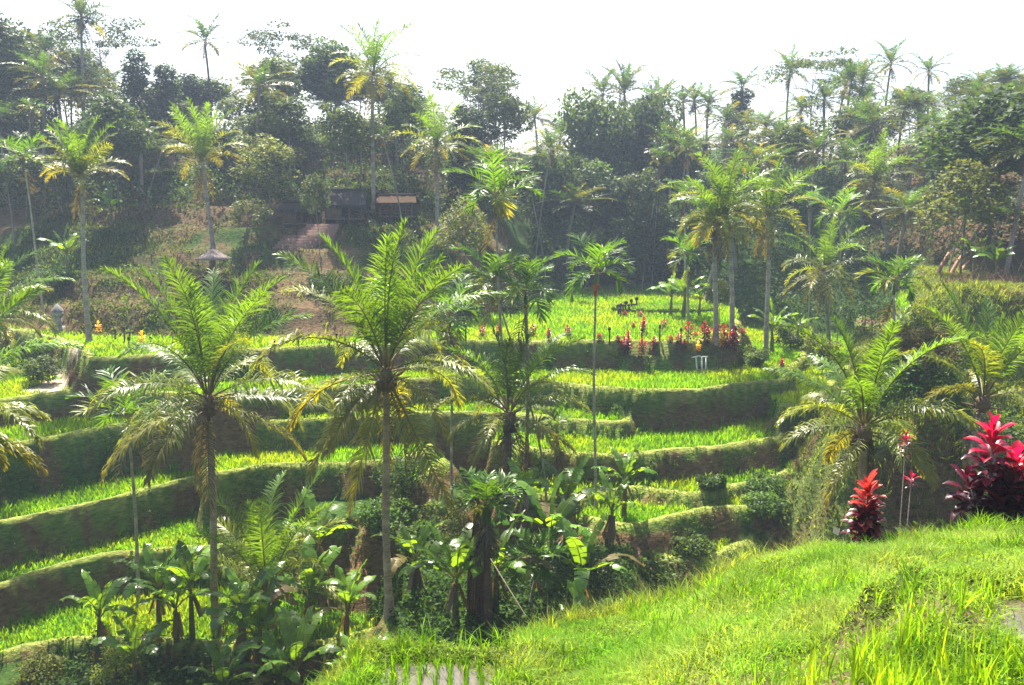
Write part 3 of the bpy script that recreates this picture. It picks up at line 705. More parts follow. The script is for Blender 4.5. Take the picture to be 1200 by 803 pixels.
def strap_leaf(o, az, el, L, W, droop, col, n=6):
    t = np.linspace(0, 1, n); e = el - droop * t ** 1.5; ca, sa = math.cos(az), math.sin(az)
    r = np.cumsum(np.cos(e)) * L / n; z = np.cumsum(np.sin(e)) * L / n; p = np.stack([r * ca, r * sa, z], -1) + o
    w = W * np.interp(t, [0, .15, .5, .8, 1], [.25, .45, 1, .75, .04]); s = np.array([-sa, ca, 0.]); nn = np.stack([-np.sin(e) * ca, -np.sin(e) * sa, np.cos(e)], -1)
    return np.stack([p + (s * w[:, None] + nn * w[:, None] * .5) / 2, p, p + (-s * w[:, None] + nn * w[:, None] * .5) / 2], 1)
def cordyline_head(m, o, L, W, n, g, topcol, lowcol, depth, taper=.55):
    for i in range(n):
        u = i / n; az = i * 2.39996 + g.normal(0, .1)
        z = -depth * u + g.normal(0, .03 * depth); el = np.interp(u, [0, .25, 1], [1.4, .85, .1]) + g.normal(0, .22)
        k = np.clip((u - .25) / .35 + g.normal(0, .12), 0, 1); c = np.asarray(topcol) * (1 - k) + np.asarray(lowcol) * k
        r_ = g.uniform()
        if r_ < .1: c = np.asarray(topcol) * .7 + .02
        elif r_ < .2 and u > .4: c = np.array([.07, .06, .025])
        G = strap_leaf(np.asarray(o) + (0, 0, z), az, el, L * g.uniform(.6, 1.15) * (1 - taper * .3 * u), W * g.uniform(.8, 1.2), np.interp(u, [0, 1], [.5, 1.3]), c)
        m.grid(G, np.clip(c * g.uniform(.8, 1.2), 0, 1))
# ================================================================ placement
g0 = np.random.default_rng(5)
def P_base(px, Y): 
    x = ray(px, 401)[0] / ray(px, 401)[1] * Y; return np.array([x, Y, H(x, Y)])
def bh(bpx, bpy, hpx, hpy):
    b = hit(bpx, bpy); return b, at_depth(hpx, hpy, b[1])
R_ = math.radians
# ---- the big coconut palms
b, h = bh(253, 738, 244, 470); coconut('coconut_palm', b, h, 6.6, 'tall coconut palm with pale green crown left of centre, yellowing lower fronds', 101, 22, .17, fadd=[(-2.6, -.2, .9, OLIVE, YEL, .9), (.3, .1, .7, GRN, OLIVE, 1.), (.2, 1.4, .5, GRN * 1.2, None, 1.05), (2.9, 1.35, .55, GRN * 1.2, None, 1.05), (1.7, 1.3, .8, GRN * 1.1, None, 1.1), (-1.6, 1.45, .4, GRN * 1.3, None, .9)])
b, h = bh(457, 722, 452, 438); coconut('coconut_palm', b, h, 5.8, 'tall coconut palm in the middle of the photo with drooping yellow fronds and pale trunk', 107, 21, .16, fadd=[(-.9, -.75, .2, OLIVE, YEL, 1.1), (-2.1, -1.1, .2, OLIVE, YEL, 1.), (-2.5, -.6, .6, OLIVE, YEL * .8, .9), (.1, 1.4, .45, GRN * 1.2, None, 1.05), (3.1, 1.4, .6, GRN * 1.2, None, 1.05), (-1.4, 1.4, .4, GRN * 1.3, None, 1.)])
b = P_base(590, 46); coconut('coconut_palm', b, at_depth(597, 488, 46), 5.0, 'shaggy dark coconut palm leaning over the terraces right of centre, several stems close by', 113, 22, .2, tc=(.12, .08, .06), dead=6)
b = P_base(1024, 34); coconut('coconut_palm', b, at_depth(1012, 505, 34), 4.6, 'low broad coconut palm behind the red cordylines at right', 119, 22, .2, dead=4)
b = P_base(300, 42.5); coconut('coconut_palm', b, b + (0, 0, .9), 6.0, 'stemless young coconut palm rising behind the banana plants at lower left', 127, 17, .25, 'upright', False, 1)
b = P_base(1152, 41); coconut('coconut_palm', b, at_depth(1152, 470, 41), 4.9, 'young upright coconut palm on the right slope below the grassy hill', 131, 14, .2, 'upright', False, 2)
b = P_base(-62, 25); coconut('coconut_palm', b, at_depth(-72, 500, 25), 4.3, 'coconut palm cut by the left edge with only its yellow fronds in view', 137, 22, .16)
b = P_base(-14, 50); coconut('coconut_palm', b, at_depth(-14, 372, 50), 4.6, 'coconut palm with grey green fronds at the left edge above the sandy track', 139, 20, .16)
b = P_base(440, 68.); coconut('coconut_palm', b, b + (0, 0, .4), .1, None, 1, 0) if False else None
# ---- areca palms
AR = [((163, 700), (150, 492), 2.7, 'dark green areca palm with thick pale crownshaft left of the big palm', 201, 12, .09, None, 2),
      ((531, 600), (527, 372), 2.5, 'areca palm between the two middle palms with bulging dry skirt under its crown', 203, 11, .07, (.12, .07, .04), 5),
      ((617, 598), (616, 345), 2.3, 'dark trunked areca palm with a yellow fruit bunch in front of the upper field', 205, 11, .10, (.35, .28, .06), 1),
      ((640, 590), (577, 330), 2.2, 'leaning areca palm with pale bunch, left of the dark trunked one', 207, 9, .055, (.30, .25, .10), 1),
      ((592, 560), (581, 232), 2.5, 'tallest areca palm, its crown against the dark wood above the upper field', 209, 12, .07, (.30, .22, .05), 2),
      ((698, 600), (698, 322), 2.3, 'slender areca palm with orange fruit, standing alone right of centre', 211, 10, .065, (.42, .16, .03), 0),
      ((52, 372), (27, 186), 2.1, 'thin areca palm near the left edge with bright small crown', 213, 9, .075, (.2, .1, .04), 1),
      ((981, 408), (984, 252), 2.1, 'areca palm with bright round crown in front of the right wood', 215, 11, .06, (.3, .2, .05), 0),
      ((1047, 385), (1048, 330), 1.9, 'short areca palm beside the grassy hill', 217, 9, .07, None, 2)]
for (bp, hp, L, lab, sd, nf, r, fr, sk) in AR:
    b, h = bh(*bp, *hp); sc = b[1] / 50
    areca(b, h, L * 1.2 * (sc ** .35), lab, sd, nf, r, fr, sk)
b = P_base(803, 78); areca(b, at_depth(801, 232, 78), 2.6, 'areca palm with two tier crown left of the grey coconut palms', 219, 9, .08, (.35, .3, .05), 1)
b = P_base(806, 74); areca(b, at_depth(806, 300, 74), 2.6, 'bushy areca palm standing above the banana clump beside the upper field', 221, 13, .1, None, 3)
b = P_base(947, 84); areca(b, at_depth(947, 236, 84), 2.0, 'small areca palm peeping from behind the right coconut palms', 223, 8, .06, None, 0)
b = P_base(572, 34.2); areca(b, at_depth(570, 592, 34.2), 1.7, 'dark areca palm wrapped in a thick brown skirt above the gully', 225, 15, .16, (.12, .06, .03), 14, tc=(.10, .06, .04))
b = P_base(622, 36.); areca(b, at_depth(628, 660, 36.), 1.8, 'low fan of areca fronds among the banana plants right of the brown skirted palm', 227, 14, .08, None, 2)
# root mass of the skirted palm
m = M()
for i in range(260):
    a = g0.uniform(0, 6.28); r = g0.uniform(.15, .6); p = np.array([r * math.cos(a), r * math.sin(a), -1.]); q = np.array([.2 * math.cos(a), .2 * math.sin(a), g0.uniform(2., 4.6)])
    m.tube([p, (p + q) / 2 + g0.normal(0, .06, 3), q], [.05, .035, .02], 4, np.array([.13, .07, .04]) * g0.uniform(.5, 1.5), False)
b = P_base(560, 35.2); rt = empty('dead_palm_stump', b, 'brown mass of dead fronds and roots round a stump in the gully', 'stump'); m.build('fibres', BARK, rt)
M().tube([[0, 0, -1], [0, .05, 2.], [.05, .1, 4.2]], [.36, .3, .2], 9, (.09, .055, .035)).build('stump_core', BARK, rt, True)
# extra stems by the shaggy palm
for k, (px, tp, lab) in enumerate([(620, 512, 'brown bare palm stem right of the shaggy middle palm'), (655, 500, 'slim grey palm stem with ragged top beside the shaggy middle palm')]):
    b = P_base(px, 47); areca(b, at_depth(px - 2, tp, 47), 1.6, lab, 230 + k, 5, .09, None, 4, tc=(.15, .09, .06))

# ---- mid coconut palms (base pixel known)
MID = [((105, 402), (95, 208), 3.9, 'coconut palm with upright pale fronds above the left end of the terraces'), ((250, 292), (237, 190), 4.2, 'coconut palm with one yellow frond on the slope above the big left palm'),
       ((437, 250), (438, 88), 4.2, 'very tall pale trunked coconut palm between the two huts'), ((512, 264), (511, 172), 3.9, 'coconut palm with yellow green fronds right of the open hut'),
       ((858, 405), (851, 248), 4.4, 'left one of the two grey green coconut palms behind the red plants'), ((898, 424), (900, 252), 4.4, 'right one of the two grey green coconut palms, thick trunk wrapped in creeper'),
       ((972, 415), (965, 318), 4.3, 'stooping coconut palm with hanging dry frond beside the round dark bush'), ((1041, 302), (1025, 212), 4.0, 'leaning coconut palm at the foot of the wood above the grassy hill'),
       ((838, 400), (838, 262), 3.6, 'thin coconut palm half hidden behind the grey green pair')]
for k, (bp, hp, L, lab) in enumerate(MID):
    b, h = bh(*bp, *hp); L *= 1.12 * (b[1] / 68) ** .6
    g = np.random.default_rng(300 + k); root = empty('coconut_palm', b, lab, 'palm', 'coconut palms on the far side'); hh = h[2] - b[2]; ln = (h - b)[:2]
    trunk_mesh(hh, .2, .13, ln, (.30, .26, .23), 8, True, 1.4, seed=k).build('trunk', BARK, root, True)
    for (az, el, dr, c, tcol, lf) in crown_spec(24, 'coco' if k not in (0, 1) else 'upright', g):
        frond(L * lf, el, dr, 34, L * .19, .085, 2, 1.1, c * .95, az, (ln[0], ln[1], hh), g, tcol, bend=g.normal(0, .25), twist=g.normal(0, .3)).build('frond', PALM, root)
    for i in range(4):
        frond(L * .7, -1. - g.uniform(0, .4), .3, 18, L * .13, .08, 2, 1.5, DRY, g.uniform(0, 6.28), (ln[0], ln[1], hh - .2), g).build('dead_frond', PALM, root)

# ---- wood: prototypes, then copies
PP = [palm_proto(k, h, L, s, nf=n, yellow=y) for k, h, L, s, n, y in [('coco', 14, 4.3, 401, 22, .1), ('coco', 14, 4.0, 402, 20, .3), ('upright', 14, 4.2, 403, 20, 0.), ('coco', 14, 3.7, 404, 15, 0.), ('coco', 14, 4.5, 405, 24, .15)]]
TP_ = {'round': [broadleaf('broadleaf_tree', 13, 4.2, 411 + i, 'round', 5250, 0.47, (.045, .085, .025)) for i in range(2)],
       'tall': [broadleaf('broadleaf_tree', 15, 3.8, 414 + i, 'tall', 3750, 0.47, (.06, .095, .03), tr=.14, bark=(.22, .2, .17)) for i in range(2)],
       'flat': [broadleaf('canopy_tree', 17, 6.2, 417 + i, 'flat', 3250, 0.39, (.055, .085, .03), tr=.15, bark=(.2, .18, .15)) for i in range(2)],
       'cone': [broadleaf('broadleaf_tree', 12, 3.2, 420 + i, 'cone', 5250, 0.44, (.03, .06, .02)) for i in range(2)],
       'wisp': [broadleaf('broadleaf_tree', 11, 4.0, 423 + i, 'wisp', 3000, 0.39, (.10, .13, .04), tr=.12) for i in range(2)],
       'bamboo': [broadleaf('bamboo_clump', 13, 5.0, 426, 'bamboo', 8125, 0.55, (.045, .08, .03), tr=.1)]}
usedp = set()
def put(proto, px, Y, top_py, label, cat, group, nominal, s=None, top=None):
    """copy of a prototype standing at depth Y under column px; its top reaches row top_py"""
    b = P_base(px, Y); tz = at_depth(px, top_py, Y)[2]; hh = max(tz - b[2], 2.)
    sc = hh / nominal if s is None else s
    rz = g0.uniform(0, 6.28)
    if id(proto) not in usedp:
        usedp.add(id(proto)); c = proto; c.location = [float(q) for q in b]; c.rotation_euler.z = rz
        c.scale = (sc, sc, hh / nominal if s is not None else sc); c['label'] = label
    else: c = copy_tree(proto, b, rz, sc, label, szf=(hh / nominal / sc if s is not None else 1))
    c['category'] = cat; c['group'] = group; return c
# skyline and wood palms: column of crown, row of hub, depth, variant, label, scale of crown
WP = [(115, 22, 108, 0, 'highest coconut palm of the left skyline, cut by the top of the photo'), (90, 62, 112, 1, 'coconut palm just left below the highest left skyline palm'),
      (152, 98, 110, 3, 'dark coconut palm with splayed fronds right of the branching left skyline tree'), (68, 88, 98, 1, 'coconut palm with orange dead fronds in the left wood'),
      (262, 48, 116, 3, 'lone coconut palm standing clear against the white sky above the left wood'), (310, 104, 96, 1, 'coconut palm with yellow brown fronds below the lone skyline palm'),
      (545, 190, 92, 4, 'grey coconut palm in shade right of the yellow green one'), (632, 138, 128, 0, 'coconut palm in the dip of the skyline right of the feathery tree'),
      (697, 112, 132, 3, 'first pointed coconut palm of the centre right skyline'), (733, 110, 134, 2, 'second pointed coconut palm of the centre right skyline, bare trunk showing'),
      (770, 128, 130, 0, 'third coconut palm of the centre right skyline, round full crown'), (798, 120, 134, 3, 'coconut palm between the third skyline palm and the twin ones'),
      (820, 124, 131, 1, 'coconut palm right beside the one between the skyline twins'), (840, 140, 122, 0, 'coconut palm under the gap of the skyline above the grey green pair'),
      (862, 102, 133, 3, 'tall coconut palm standing above its neighbours over the grey green pair'), (882, 148, 118, 2, 'coconut palm with dark stem in the upper right wood'),
      (955, 118, 126, 0, 'coconut palm behind the feathery right skyline tree'), (975, 98, 130, 4, 'full coconut palm beside the feathery right skyline tree'),
      (995, 118, 124, 1, 'coconut palm left below the first lone right skyline palm'), (1018, 76, 134, 3, 'small lone coconut palm against the sky at upper right, bare trunk'),
      (1070, 84, 132, 3, 'second lone coconut palm against the sky at upper right, drooping fronds'), (1062, 128, 112, 2, 'upright coconut palm under the second lone right skyline palm'),
      (1128, 98, 112, 4, 'coconut palm on the skyline left of the big right tree'), (1152, 92, 110, 2, 'coconut palm at the skyline over the big right tree'),
      (940, 178, 102, 1, 'coconut palm with yellow left frond in the middle of the right wood'), (980, 190, 100, 0, 'coconut palm with hanging brown fronds beside the yellow fronded one'),
      (1000, 140, 112, 0, 'coconut palm in the upper middle of the right wood'), (1068, 180, 98, 1, 'coconut palm with sagging fronds left of the big right tree'),
      (1050, 150, 108, 4, 'shaded coconut palm above the sagging one'), (780, 178, 112, 2, 'coconut palm over the slim white trunks in the centre right wood'),
      (905, 160, 110, 0, 'coconut palm with grey fronds left of the middle right wood'), (870, 190, 104, 4, 'coconut palm just above the grey green pair'),
      (900, 190, 106, 2, 'coconut palm with steep fronds behind the right grey green palm'), (1172, 175, 66, 1, 'coconut palm with one bright yellow hanging frond in front of the big right tree'),
      (715, 168, 120, 4, 'coconut palm nestled in the dark bamboo mass'), (650, 172, 116, 1, 'coconut palm left of the dark bamboo mass'), (20, 140, 96, 0, 'coconut palm deep in shade near the left edge'),
      (175, 160, 92, 2, 'coconut palm in shade left of the slope palm with the yellow frond'), (385, 120, 112, 4, 'coconut palm hidden among the broad trees left of the very tall one'),
      (470, 140, 104, 0, 'coconut palm just right of the very tall pale trunked palm'), (1190, 118, 104, 0, 'coconut palm at the right edge of the skyline'), (1100, 128, 116, 2, 'coconut palm behind the left shoulder of the big right tree'),
      (740, 250, 108, 3, 'thin coconut palm in the deep shade of the centre right wood'), (1120, 250, 76, 4, 'coconut palm below the big right tree'), (825, 270, 90, 4, 'low coconut palm behind the tall areca palms')]
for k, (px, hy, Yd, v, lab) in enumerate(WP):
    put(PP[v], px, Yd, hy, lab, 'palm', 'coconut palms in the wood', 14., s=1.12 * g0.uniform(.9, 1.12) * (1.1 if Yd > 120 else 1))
# named broadleaf trees
BT = [('round', 0, 28, 104, 22, 'dark round tree at the top left corner of the skyline', 1.1), ('flat', 0, 145, 112, 22, 'thin branching tree with feathery crown against the sky at upper left', 1), ('cone', 0, 183, 106, 68, 'dark pointed tree on the left skyline', 1),
      ('cone', 1, 215, 108, 78, 'second dark pointed tree, right of the first on the left skyline', 1), ('flat', 1, 352, 112, 34, 'layered feathery tree on the skyline left of the very tall palm', 1), ('round', 1, 395, 110, 52, 'grey green tree on the skyline beside the layered feathery one', 1.1),
      ('tall', 0, 330, 104, 70, 'leafy tree with pale stems under the layered skyline tree', 1), ('round', 0, 150, 88, 112, 'round topped tree in the shade of the left wood', .9), ('wisp', 0, 325, 86, 158, 'bushy yellow green tree left of the thatched hut', 1.05),
      ('tall', 1, 415, 88, 122, 'bright fresh green tall tree left of the very tall palm', .9), ('wisp', 1, 294, 80, 236, 'small bright green sapling tree beside the stone steps', .8), ('round', 1, 475, 98, 104, 'dark rounded tree right of the very tall palm', .7),
      ('flat', 0, 565, 112, 78, 'pale feathery tree against the sky right of centre', 1.1), ('tall', 0, 590, 108, 110, 'misty tree stacked below the pale feathery one', 1), ('cone', 0, 545, 94, 140, 'dark conical tree under the pale feathery one', .8),
      ('tall', 1, 350, 92, 110, 'tree with dense green leaves behind the bushy yellow green tree', 1), ('bamboo', 0, 690, 116, 130, 'bluish mass of drooping bamboo at the left of the centre right wood', 1.), ('bamboo', 0, 750, 118, 135, 'bluish mass of drooping bamboo at the right of the first', 1.),
      ('bamboo', 0, 650, 106, 190, 'lower drooping bamboo clump at the foot of the centre wood', .9), ('bamboo', 0, 710, 112, 200, 'shaded bamboo clump over the far end of the upper field', .9), ('flat', 1, 935, 128, 64, 'feathery tree against the sky at the top of the right wood', 1),
      ('tall', 0, 1105, 120, 92, 'open leafy tree on the skyline right of the lone palms', 1), ('round', 0, 1150, 76, 118, 'huge pale leaved tree filling the right edge of the wood', 1.75), ('round', 1, 1195, 72, 100, 'broad tree cut by the right edge behind the yellow hanging frond', 1.5),
      ('wisp', 0, 1120, 70, 190, 'lower leafy tree under the huge right tree', 1.1), ('tall', 1, 1050, 126, 100, 'grey leafy tree behind the lone right skyline palms', 1), ('tall', 0, 378, 78, 205, 'slim leafy tree standing in front of the grey roofed hut', .5), ('wisp', 1, 545, 78, 235, 'small spreading tree with pale leaves on the slope right of the huts', .8),
      ('wisp', 0, 752, 104, 318, 'tiny pale tree on the far end of the upper field', .5), ('wisp', 1, 842, 72, 328, 'slim yellow green tree among the plants right of the upper field', .5)]
NOM = {'round': 13, 'tall': 15, 'flat': 17, 'cone': 12, 'wisp': 11, 'bamboo': 13}
for (st, v, px, Yd, ty, lab, w) in BT:
    b = P_base(px, Yd); hh = at_depth(px, ty, Yd)[2] - b[2]
    put(TP_[st][v % len(TP_[st])], px, Yd, ty, lab, 'bamboo' if st == 'bamboo' else 'tree', 'broadleaf trees in the wood', NOM[st], s=w * .5 * (1 + hh / NOM[st]))
# the rest of the wood
ORD = ['first', 'second', 'third', 'fourth', 'fifth', 'sixth', 'seventh', 'eighth', 'ninth', 'tenth', 'eleventh', 'twelfth', 'thirteenth', 'fourteenth', 'fifteenth', 'sixteenth', 'seventeenth', 'eighteenth', 'nineteenth', 'twentieth', 'twenty-first', 'twenty-second', 'twenty-third', 'twenty-fourth', 'twenty-fifth', 'twenty-sixth', 'twenty-seventh', 'twenty-eighth', 'twenty-ninth', 'thirtieth']
TOPX = [-150, 0, 60, 130, 180, 220, 262, 300, 340, 400, 440, 480, 530, 570, 620, 700, 800, 880, 930, 1000, 1050, 1100, 1200, 1350]
TOPY = [50, 45, 40, 60, 85, 90, 80, 80, 60, 62, 85, 110, 110, 100, 160, 135, 122, 108, 88, 92, 104, 92, 88, 88]
ADJ = {'round': 'dark dense', 'tall': 'tall pale stemmed', 'cone': 'narrow dark', 'wisp': 'light open', 'bamboo': 'drooping bamboo like'}
for row, (Y0, n, frac, rown) in enumerate([(88, 18, .45, 'lowest'), (97, 25, .70, 'second'), (106, 27, .88, 'third'), (115, 27, .98, 'fourth'), (124, 27, 1.04, 'topmost')]):
    cnt = 0
    for i in range(n):
        px = -110 + (i + .5) * 1420 / n + g0.normal(0, 14)
        Yd = Y0 + g0.uniform(-4, 4); late = row >= 3
        if px > 560 and px < 1010: Yd += 10
        if px > 1010: Yd -= 4
        if row == 0 and (230 < px < 620): continue
        if row == 0 and 620 < px < 830: Yd += 8
        ty0 = np.interp(px, TOPX, TOPY) + 8; gy_ = 290 if px < 560 else 330; ty = ty0 + (gy_ - ty0) * (1 - frac) + g0.normal(0, 12)
        st = g0.choice(['round', 'tall', 'cone', 'wisp', 'round', 'tall'] if px < 620 or px > 850 else ['bamboo', 'round', 'cone', 'bamboo', 'tall'])
        b = P_base(px, Yd); hh = at_depth(px, ty, Yd)[2] - b[2]
        if hh < 3: continue
        if (px > 840 and g0.uniform() < .7) or (620 < px <= 840 and row > 0 and g0.uniform() < .5) or (px < 560 and row > 0 and g0.uniform() < .18):
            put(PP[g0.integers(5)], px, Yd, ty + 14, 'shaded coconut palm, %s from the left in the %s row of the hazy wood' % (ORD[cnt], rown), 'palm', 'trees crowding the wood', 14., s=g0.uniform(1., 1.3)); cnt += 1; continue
        arr = TP_[st]
        put(arr[g0.integers(len(arr))], px, Yd, ty, '%s tree, %s from the left in the %s row of the hazy wood' % (ADJ[st], ORD[cnt], rown), 'tree', 'trees crowding the wood', NOM[st], s=(.75 if late else .6) + .4 * hh / NOM[st]); cnt += 1
# slim white trunks in the shade (areca-like poles in the wood)
ap = palm_proto('areca', 12, 2.0, 430, 'areca_palm', 9)
POLES = [(43, 255, 90, 130), (150, 240, 92, 190), (182, 262, 90, 175), (625, 265, 96, 175), (750, 260, 102, 185), (762, 262, 103, 190), (785, 258, 103, 180), (475, 250, 86, 160), (640, 270, 98, 215), (1080, 260, 88, 190), (1105, 330, 72, 240), (1140, 320, 68, 250)]
for k, (px, by, Yd, ty) in enumerate(sorted(POLES)):
    put(ap, px, Yd, ty, 'slim pale stemmed areca palm shaded by the wood, %s from the left' % ORD[k], 'areca palm', 'slim areca palms in the wood', 12., s=.9)
# saplings and bushes with a place of their own
def bush(px, py, w, hgt, col, label, seed, Yd=None, size=.22, n=2600, style='bush', name='bush', cat='bush'):
    b = hit(px, py) if Yd is None else P_base(px, Yd)
    r = broadleaf(name, hgt, w, seed, style, n, size, col, tuple(b), tr=.07); r.location = [float(q) for q in b]
    tag(r, label, cat); return r
BU = [(462, 606, 2.0, 2.0, (.05, .10, .018), 'leafy bush on the earth shoulder just right of the middle palm trunk', 49), (905, 590, 1.4, 1.0, (.06, .12, .02), 'low creeper mound above the crest of the near bank', 47),
      (1012, 418, 3.0, 3.9, (.04, .09, .02), 'round dark green bush between the right palms and the grassy hill', 72), (1068, 440, 2.2, 2.6, (.10, .085, .04), 'brownish shrub in front of the grassy hill', None),
      (965, 420, 1.5, 3.2, (.09, .12, .03), 'yellow green bush left of the round dark one', 66), (925, 405, 1.6, 2.4, (.05, .085, .02), 'low dark bush behind the field corner', 72), (885, 410, 1.1, 1.6, (.08, .13, .025), 'small bright bush at the end of the red plant platform', 64),
      (1090, 500, 3.2, 2.4, (.035, .085, .02), 'wide dark green thicket below the grassy hill', 45), (1050, 560, 2.2, 2.0, (.04, .10, .018), 'leafy thicket left behind the tall red cordylines', 38), (1130, 370, 2.0, 2.4, (.10, .13, .045), 'pale bush on the grassy hill above the young palm', 50),
      (1190, 470, 2.6, 2.2, (.05, .09, .02), 'bush cut by the right edge above the red cordylines', 44), (515, 560, 1.5, 4.4, (.085, .12, .028), 'tall thin shrub left of the shaggy middle palm', 46), (490, 620, 1.2, 2.4, (.05, .10, .015), 'leafy shrub low on the slope right of the middle palm trunk', 43),
      (775, 640, 1.8, 1.5, (.055, .10, .016), 'wide mounded bush below the right terraces', 42), (820, 610, 1.1, .9, (.07, .12, .02), 'pale topped bush on the lowest right terrace edge', 44), (700, 650, 1.6, 1.6, (.035, .07, .014), 'dark bush behind the banana plants right of centre', 38),
      (440, 600, 1.6, 1.5, (.05, .11, .016), 'bush on the green slope right of the middle palm', 45), (330, 560, 1.6, 1.8, (.06, .12, .02), 'leafy shrub under the broad bright rice band', 47), (840, 560, .8, .7, (.06, .12, .02), 'tussocky bush between the right terraces', 48),
      (108, 690, 1.2, 2.6, (.14, .19, .03), 'yellow green sapling at lower left beside the field', 37), (8, 720, 1.1, 2.0, (.15, .18, .03), 'yellowish shrub at the left edge of the lowest field', 36), (40, 770, 2.2, 1.8, (.03, .06, .015), 'dark bush at the lower left corner', 33),
      (45, 440, 1.4, 1.9, (.05, .08, .025), 'rounded bush beside the sandy track', 58), (25, 400, 1.8, 2.6, (.05, .08, .03), 'loose bush behind the sandy track at the left', 64), (70, 340, 1.6, 2.0, (.05, .11, .03), 'bright shrub at the foot of the left wood', 74),
      (400, 320, 2.6, 1.5, (.035, .065, .03), 'low dark bush on the brown slope behind the middle palm', 72), (540, 340, 3.4, 1.8, (.035, .07, .035), 'wide low dark bush at the foot of the slope', 76), (600, 350, 2., 2.2, (.04, .07, .03), 'dark bush at the left end of the upper field', 80),
      (660, 300, 3., 2.6, (.035, .07, .03), 'dark bush mass below the bamboo', 104), (900, 560, 1.4, 1.1, (.06, .12, .02), 'small mound of creeper on the right terrace corner', 49), (560, 690, 1.5, 1.5, (.03, .06, .015), 'dark bush left of the brown stump', 31),
      (640, 755, 1.4, 1.3, (.03, .06, .015), 'dark shrub at the foot of the near bank', 24), (440, 760, 1.3, .9, (.11, .15, .04), 'pale creeper mound on the near bank edge', 17)]
for k, (px, py, w, hh, c, lab, Yd) in enumerate(BU): bush(px, py, w, hh, c, lab, 500 + k, Yd, size=.20 if (Yd or 50) > 40 else .15, n=2600)

# ---- banana plants
BN = [(185, 790, 33, 'banana plant squeezed between two others under the areca palm at lower left', 8, 2.2, 1.2), (90, 790, 33, 'lone dark banana plant beside the yellow green sapling', 7, 2.0, 1.1), (268, 760, 32, 'banana plant with pale stem directly right of the big palm foot', 9, 2.4, 1.9),
      (350, 775, 33.5, 'banana plant with crossing leaves in front of the young stemless palm', 8, 2.4, 1.5), (310, 760, 30, 'low banana plant with wide leaves at the bottom edge', 8, 2.0, .8), (580, 700, 34, 'banana plant with dark blue green leaves right against the brown stump', 9, 2.2, 1.4), (685, 690, 33, 'banana plant with pale upright leaf beside the low fan of areca fronds', 9, 2.2, 1.6), (480, 700, 36, 'small banana plant between the pale trunked palm and the stump', 8, 1.9, 1.1),
      (165, 745, 34, 'broad banana plant left of the big palm trunk, torn dark leaves', 8, 2.2, 1.7), (205, 775, 33, 'banana plant with one bright backlit leaf between the areca and big palm trunks', 8, 2.2, 1.9), (285, 785, 31.5, 'tall leafy banana plant right of the big palm trunk', 9, 2.5, 1.5),
      (330, 800, 29.5, 'dark banana plant at the bottom edge left of the near bank', 8, 2.2, 1.4), (365, 740, 37, 'banana plant with upright light leaves behind the near bank', 8, 2.4, 1.6), (395, 720, 33., 'banana plant beside the lowest rice field', 8, 2.1, 1.4),
      (240, 800, 29, 'banana plant at the bottom edge under the big palm', 8, 2.0, 1.), (130, 800, 30.5, 'banana plant at the bottom left with withered leaves', 7, 2.1, 1.2), (530, 720, 33, 'bluish green banana plant left of the brown stump', 10, 2.3, 1.5),
      (700, 705, 31, 'banana plant with broad grey leaves behind the near bank', 9, 2.2, 1.0), (665, 640, 40, 'banana plant under the alone standing areca palm', 8, 2.4, 2.), (645, 680, 35, 'banana plant with tall single light leaf right of the brown skirted palm', 7, 2.4, 2.4),
      (735, 620, 43, 'bright green banana plant on the slope below the right terraces', 8, 1.9, 1.6), (720, 625, 41, 'smaller banana plant left of the bright green one', 7, 1.7, 1.4), (612, 640, 41, 'banana plant with drooping leaves beside the shaggy palm foot', 8, 2.3, 1.8),
      (415, 790, 27, 'banana plant with bent leaves just left of the near bank', 8, 1.9, 1.0), (760, 690, 29, 'banana plant tucked behind the crest of the near bank', 8, 1.8, .9)]
for k, (px, py, Yd, lab, nl, Lf, hs) in enumerate(BN): banana_plant(P_base(px, Yd * (1.2 if px < 450 else 1.05)), lab, 600 + k, nl, Lf * 1.3, hs * 1.3)
BN2 = [(785, 362, 78, 'light green banana plant at the right end of the upper field'), (800, 364, 76, 'banana plant in the clump beside the upper field, bushiest of it'), (818, 366, 77, 'banana plant at the right of the clump beside the upper field'), (85, 318, 76, 'banana plant at the foot of the left wood'), (140, 250, 86, 'banana plant in shade of the left wood behind the pale palm'),
       (1135, 300, 66, 'banana plant above the leaning logs'), (1160, 305, 64, 'banana plant on the brown soil at the right'), (700, 290, 100, 'banana plant in shade under the bamboo'), (905, 395, 70, 'banana plant between the trunks of the grey green palms'), (935, 390, 74, 'banana plant behind the stooping palm')]
g = np.random.default_rng(77); st, lv, dm = banana(g, 8, 2.4, 1.6); allv = M()
for l in lv: allv.merge(l)
bp_ = empty('banana_plant', (0, -500, 0)); st.build('stem', BARK, bp_, True); allv.build('leaves', BANANA, bp_)
for k, (px, py, Yd, lab) in enumerate(BN2): put(bp_, px, Yd, 0, lab, 'banana plant', 'banana plants on the far side', 1., s=1.) if False else (lambda c: c)(None) if False else None
for k, (px, py, Yd, lab) in enumerate(BN2):
    b = P_base(px, Yd); c = bp_ if k == 0 else copy_tree(bp_, b)
    c.location = [float(q) for q in b]; c.rotation_euler.z = g0.uniform(0, 6.28); s = g0.uniform(.9, 1.25); c.scale = (s, s, s)
    tag(c, lab, 'banana plant', 'banana plants on the far side')

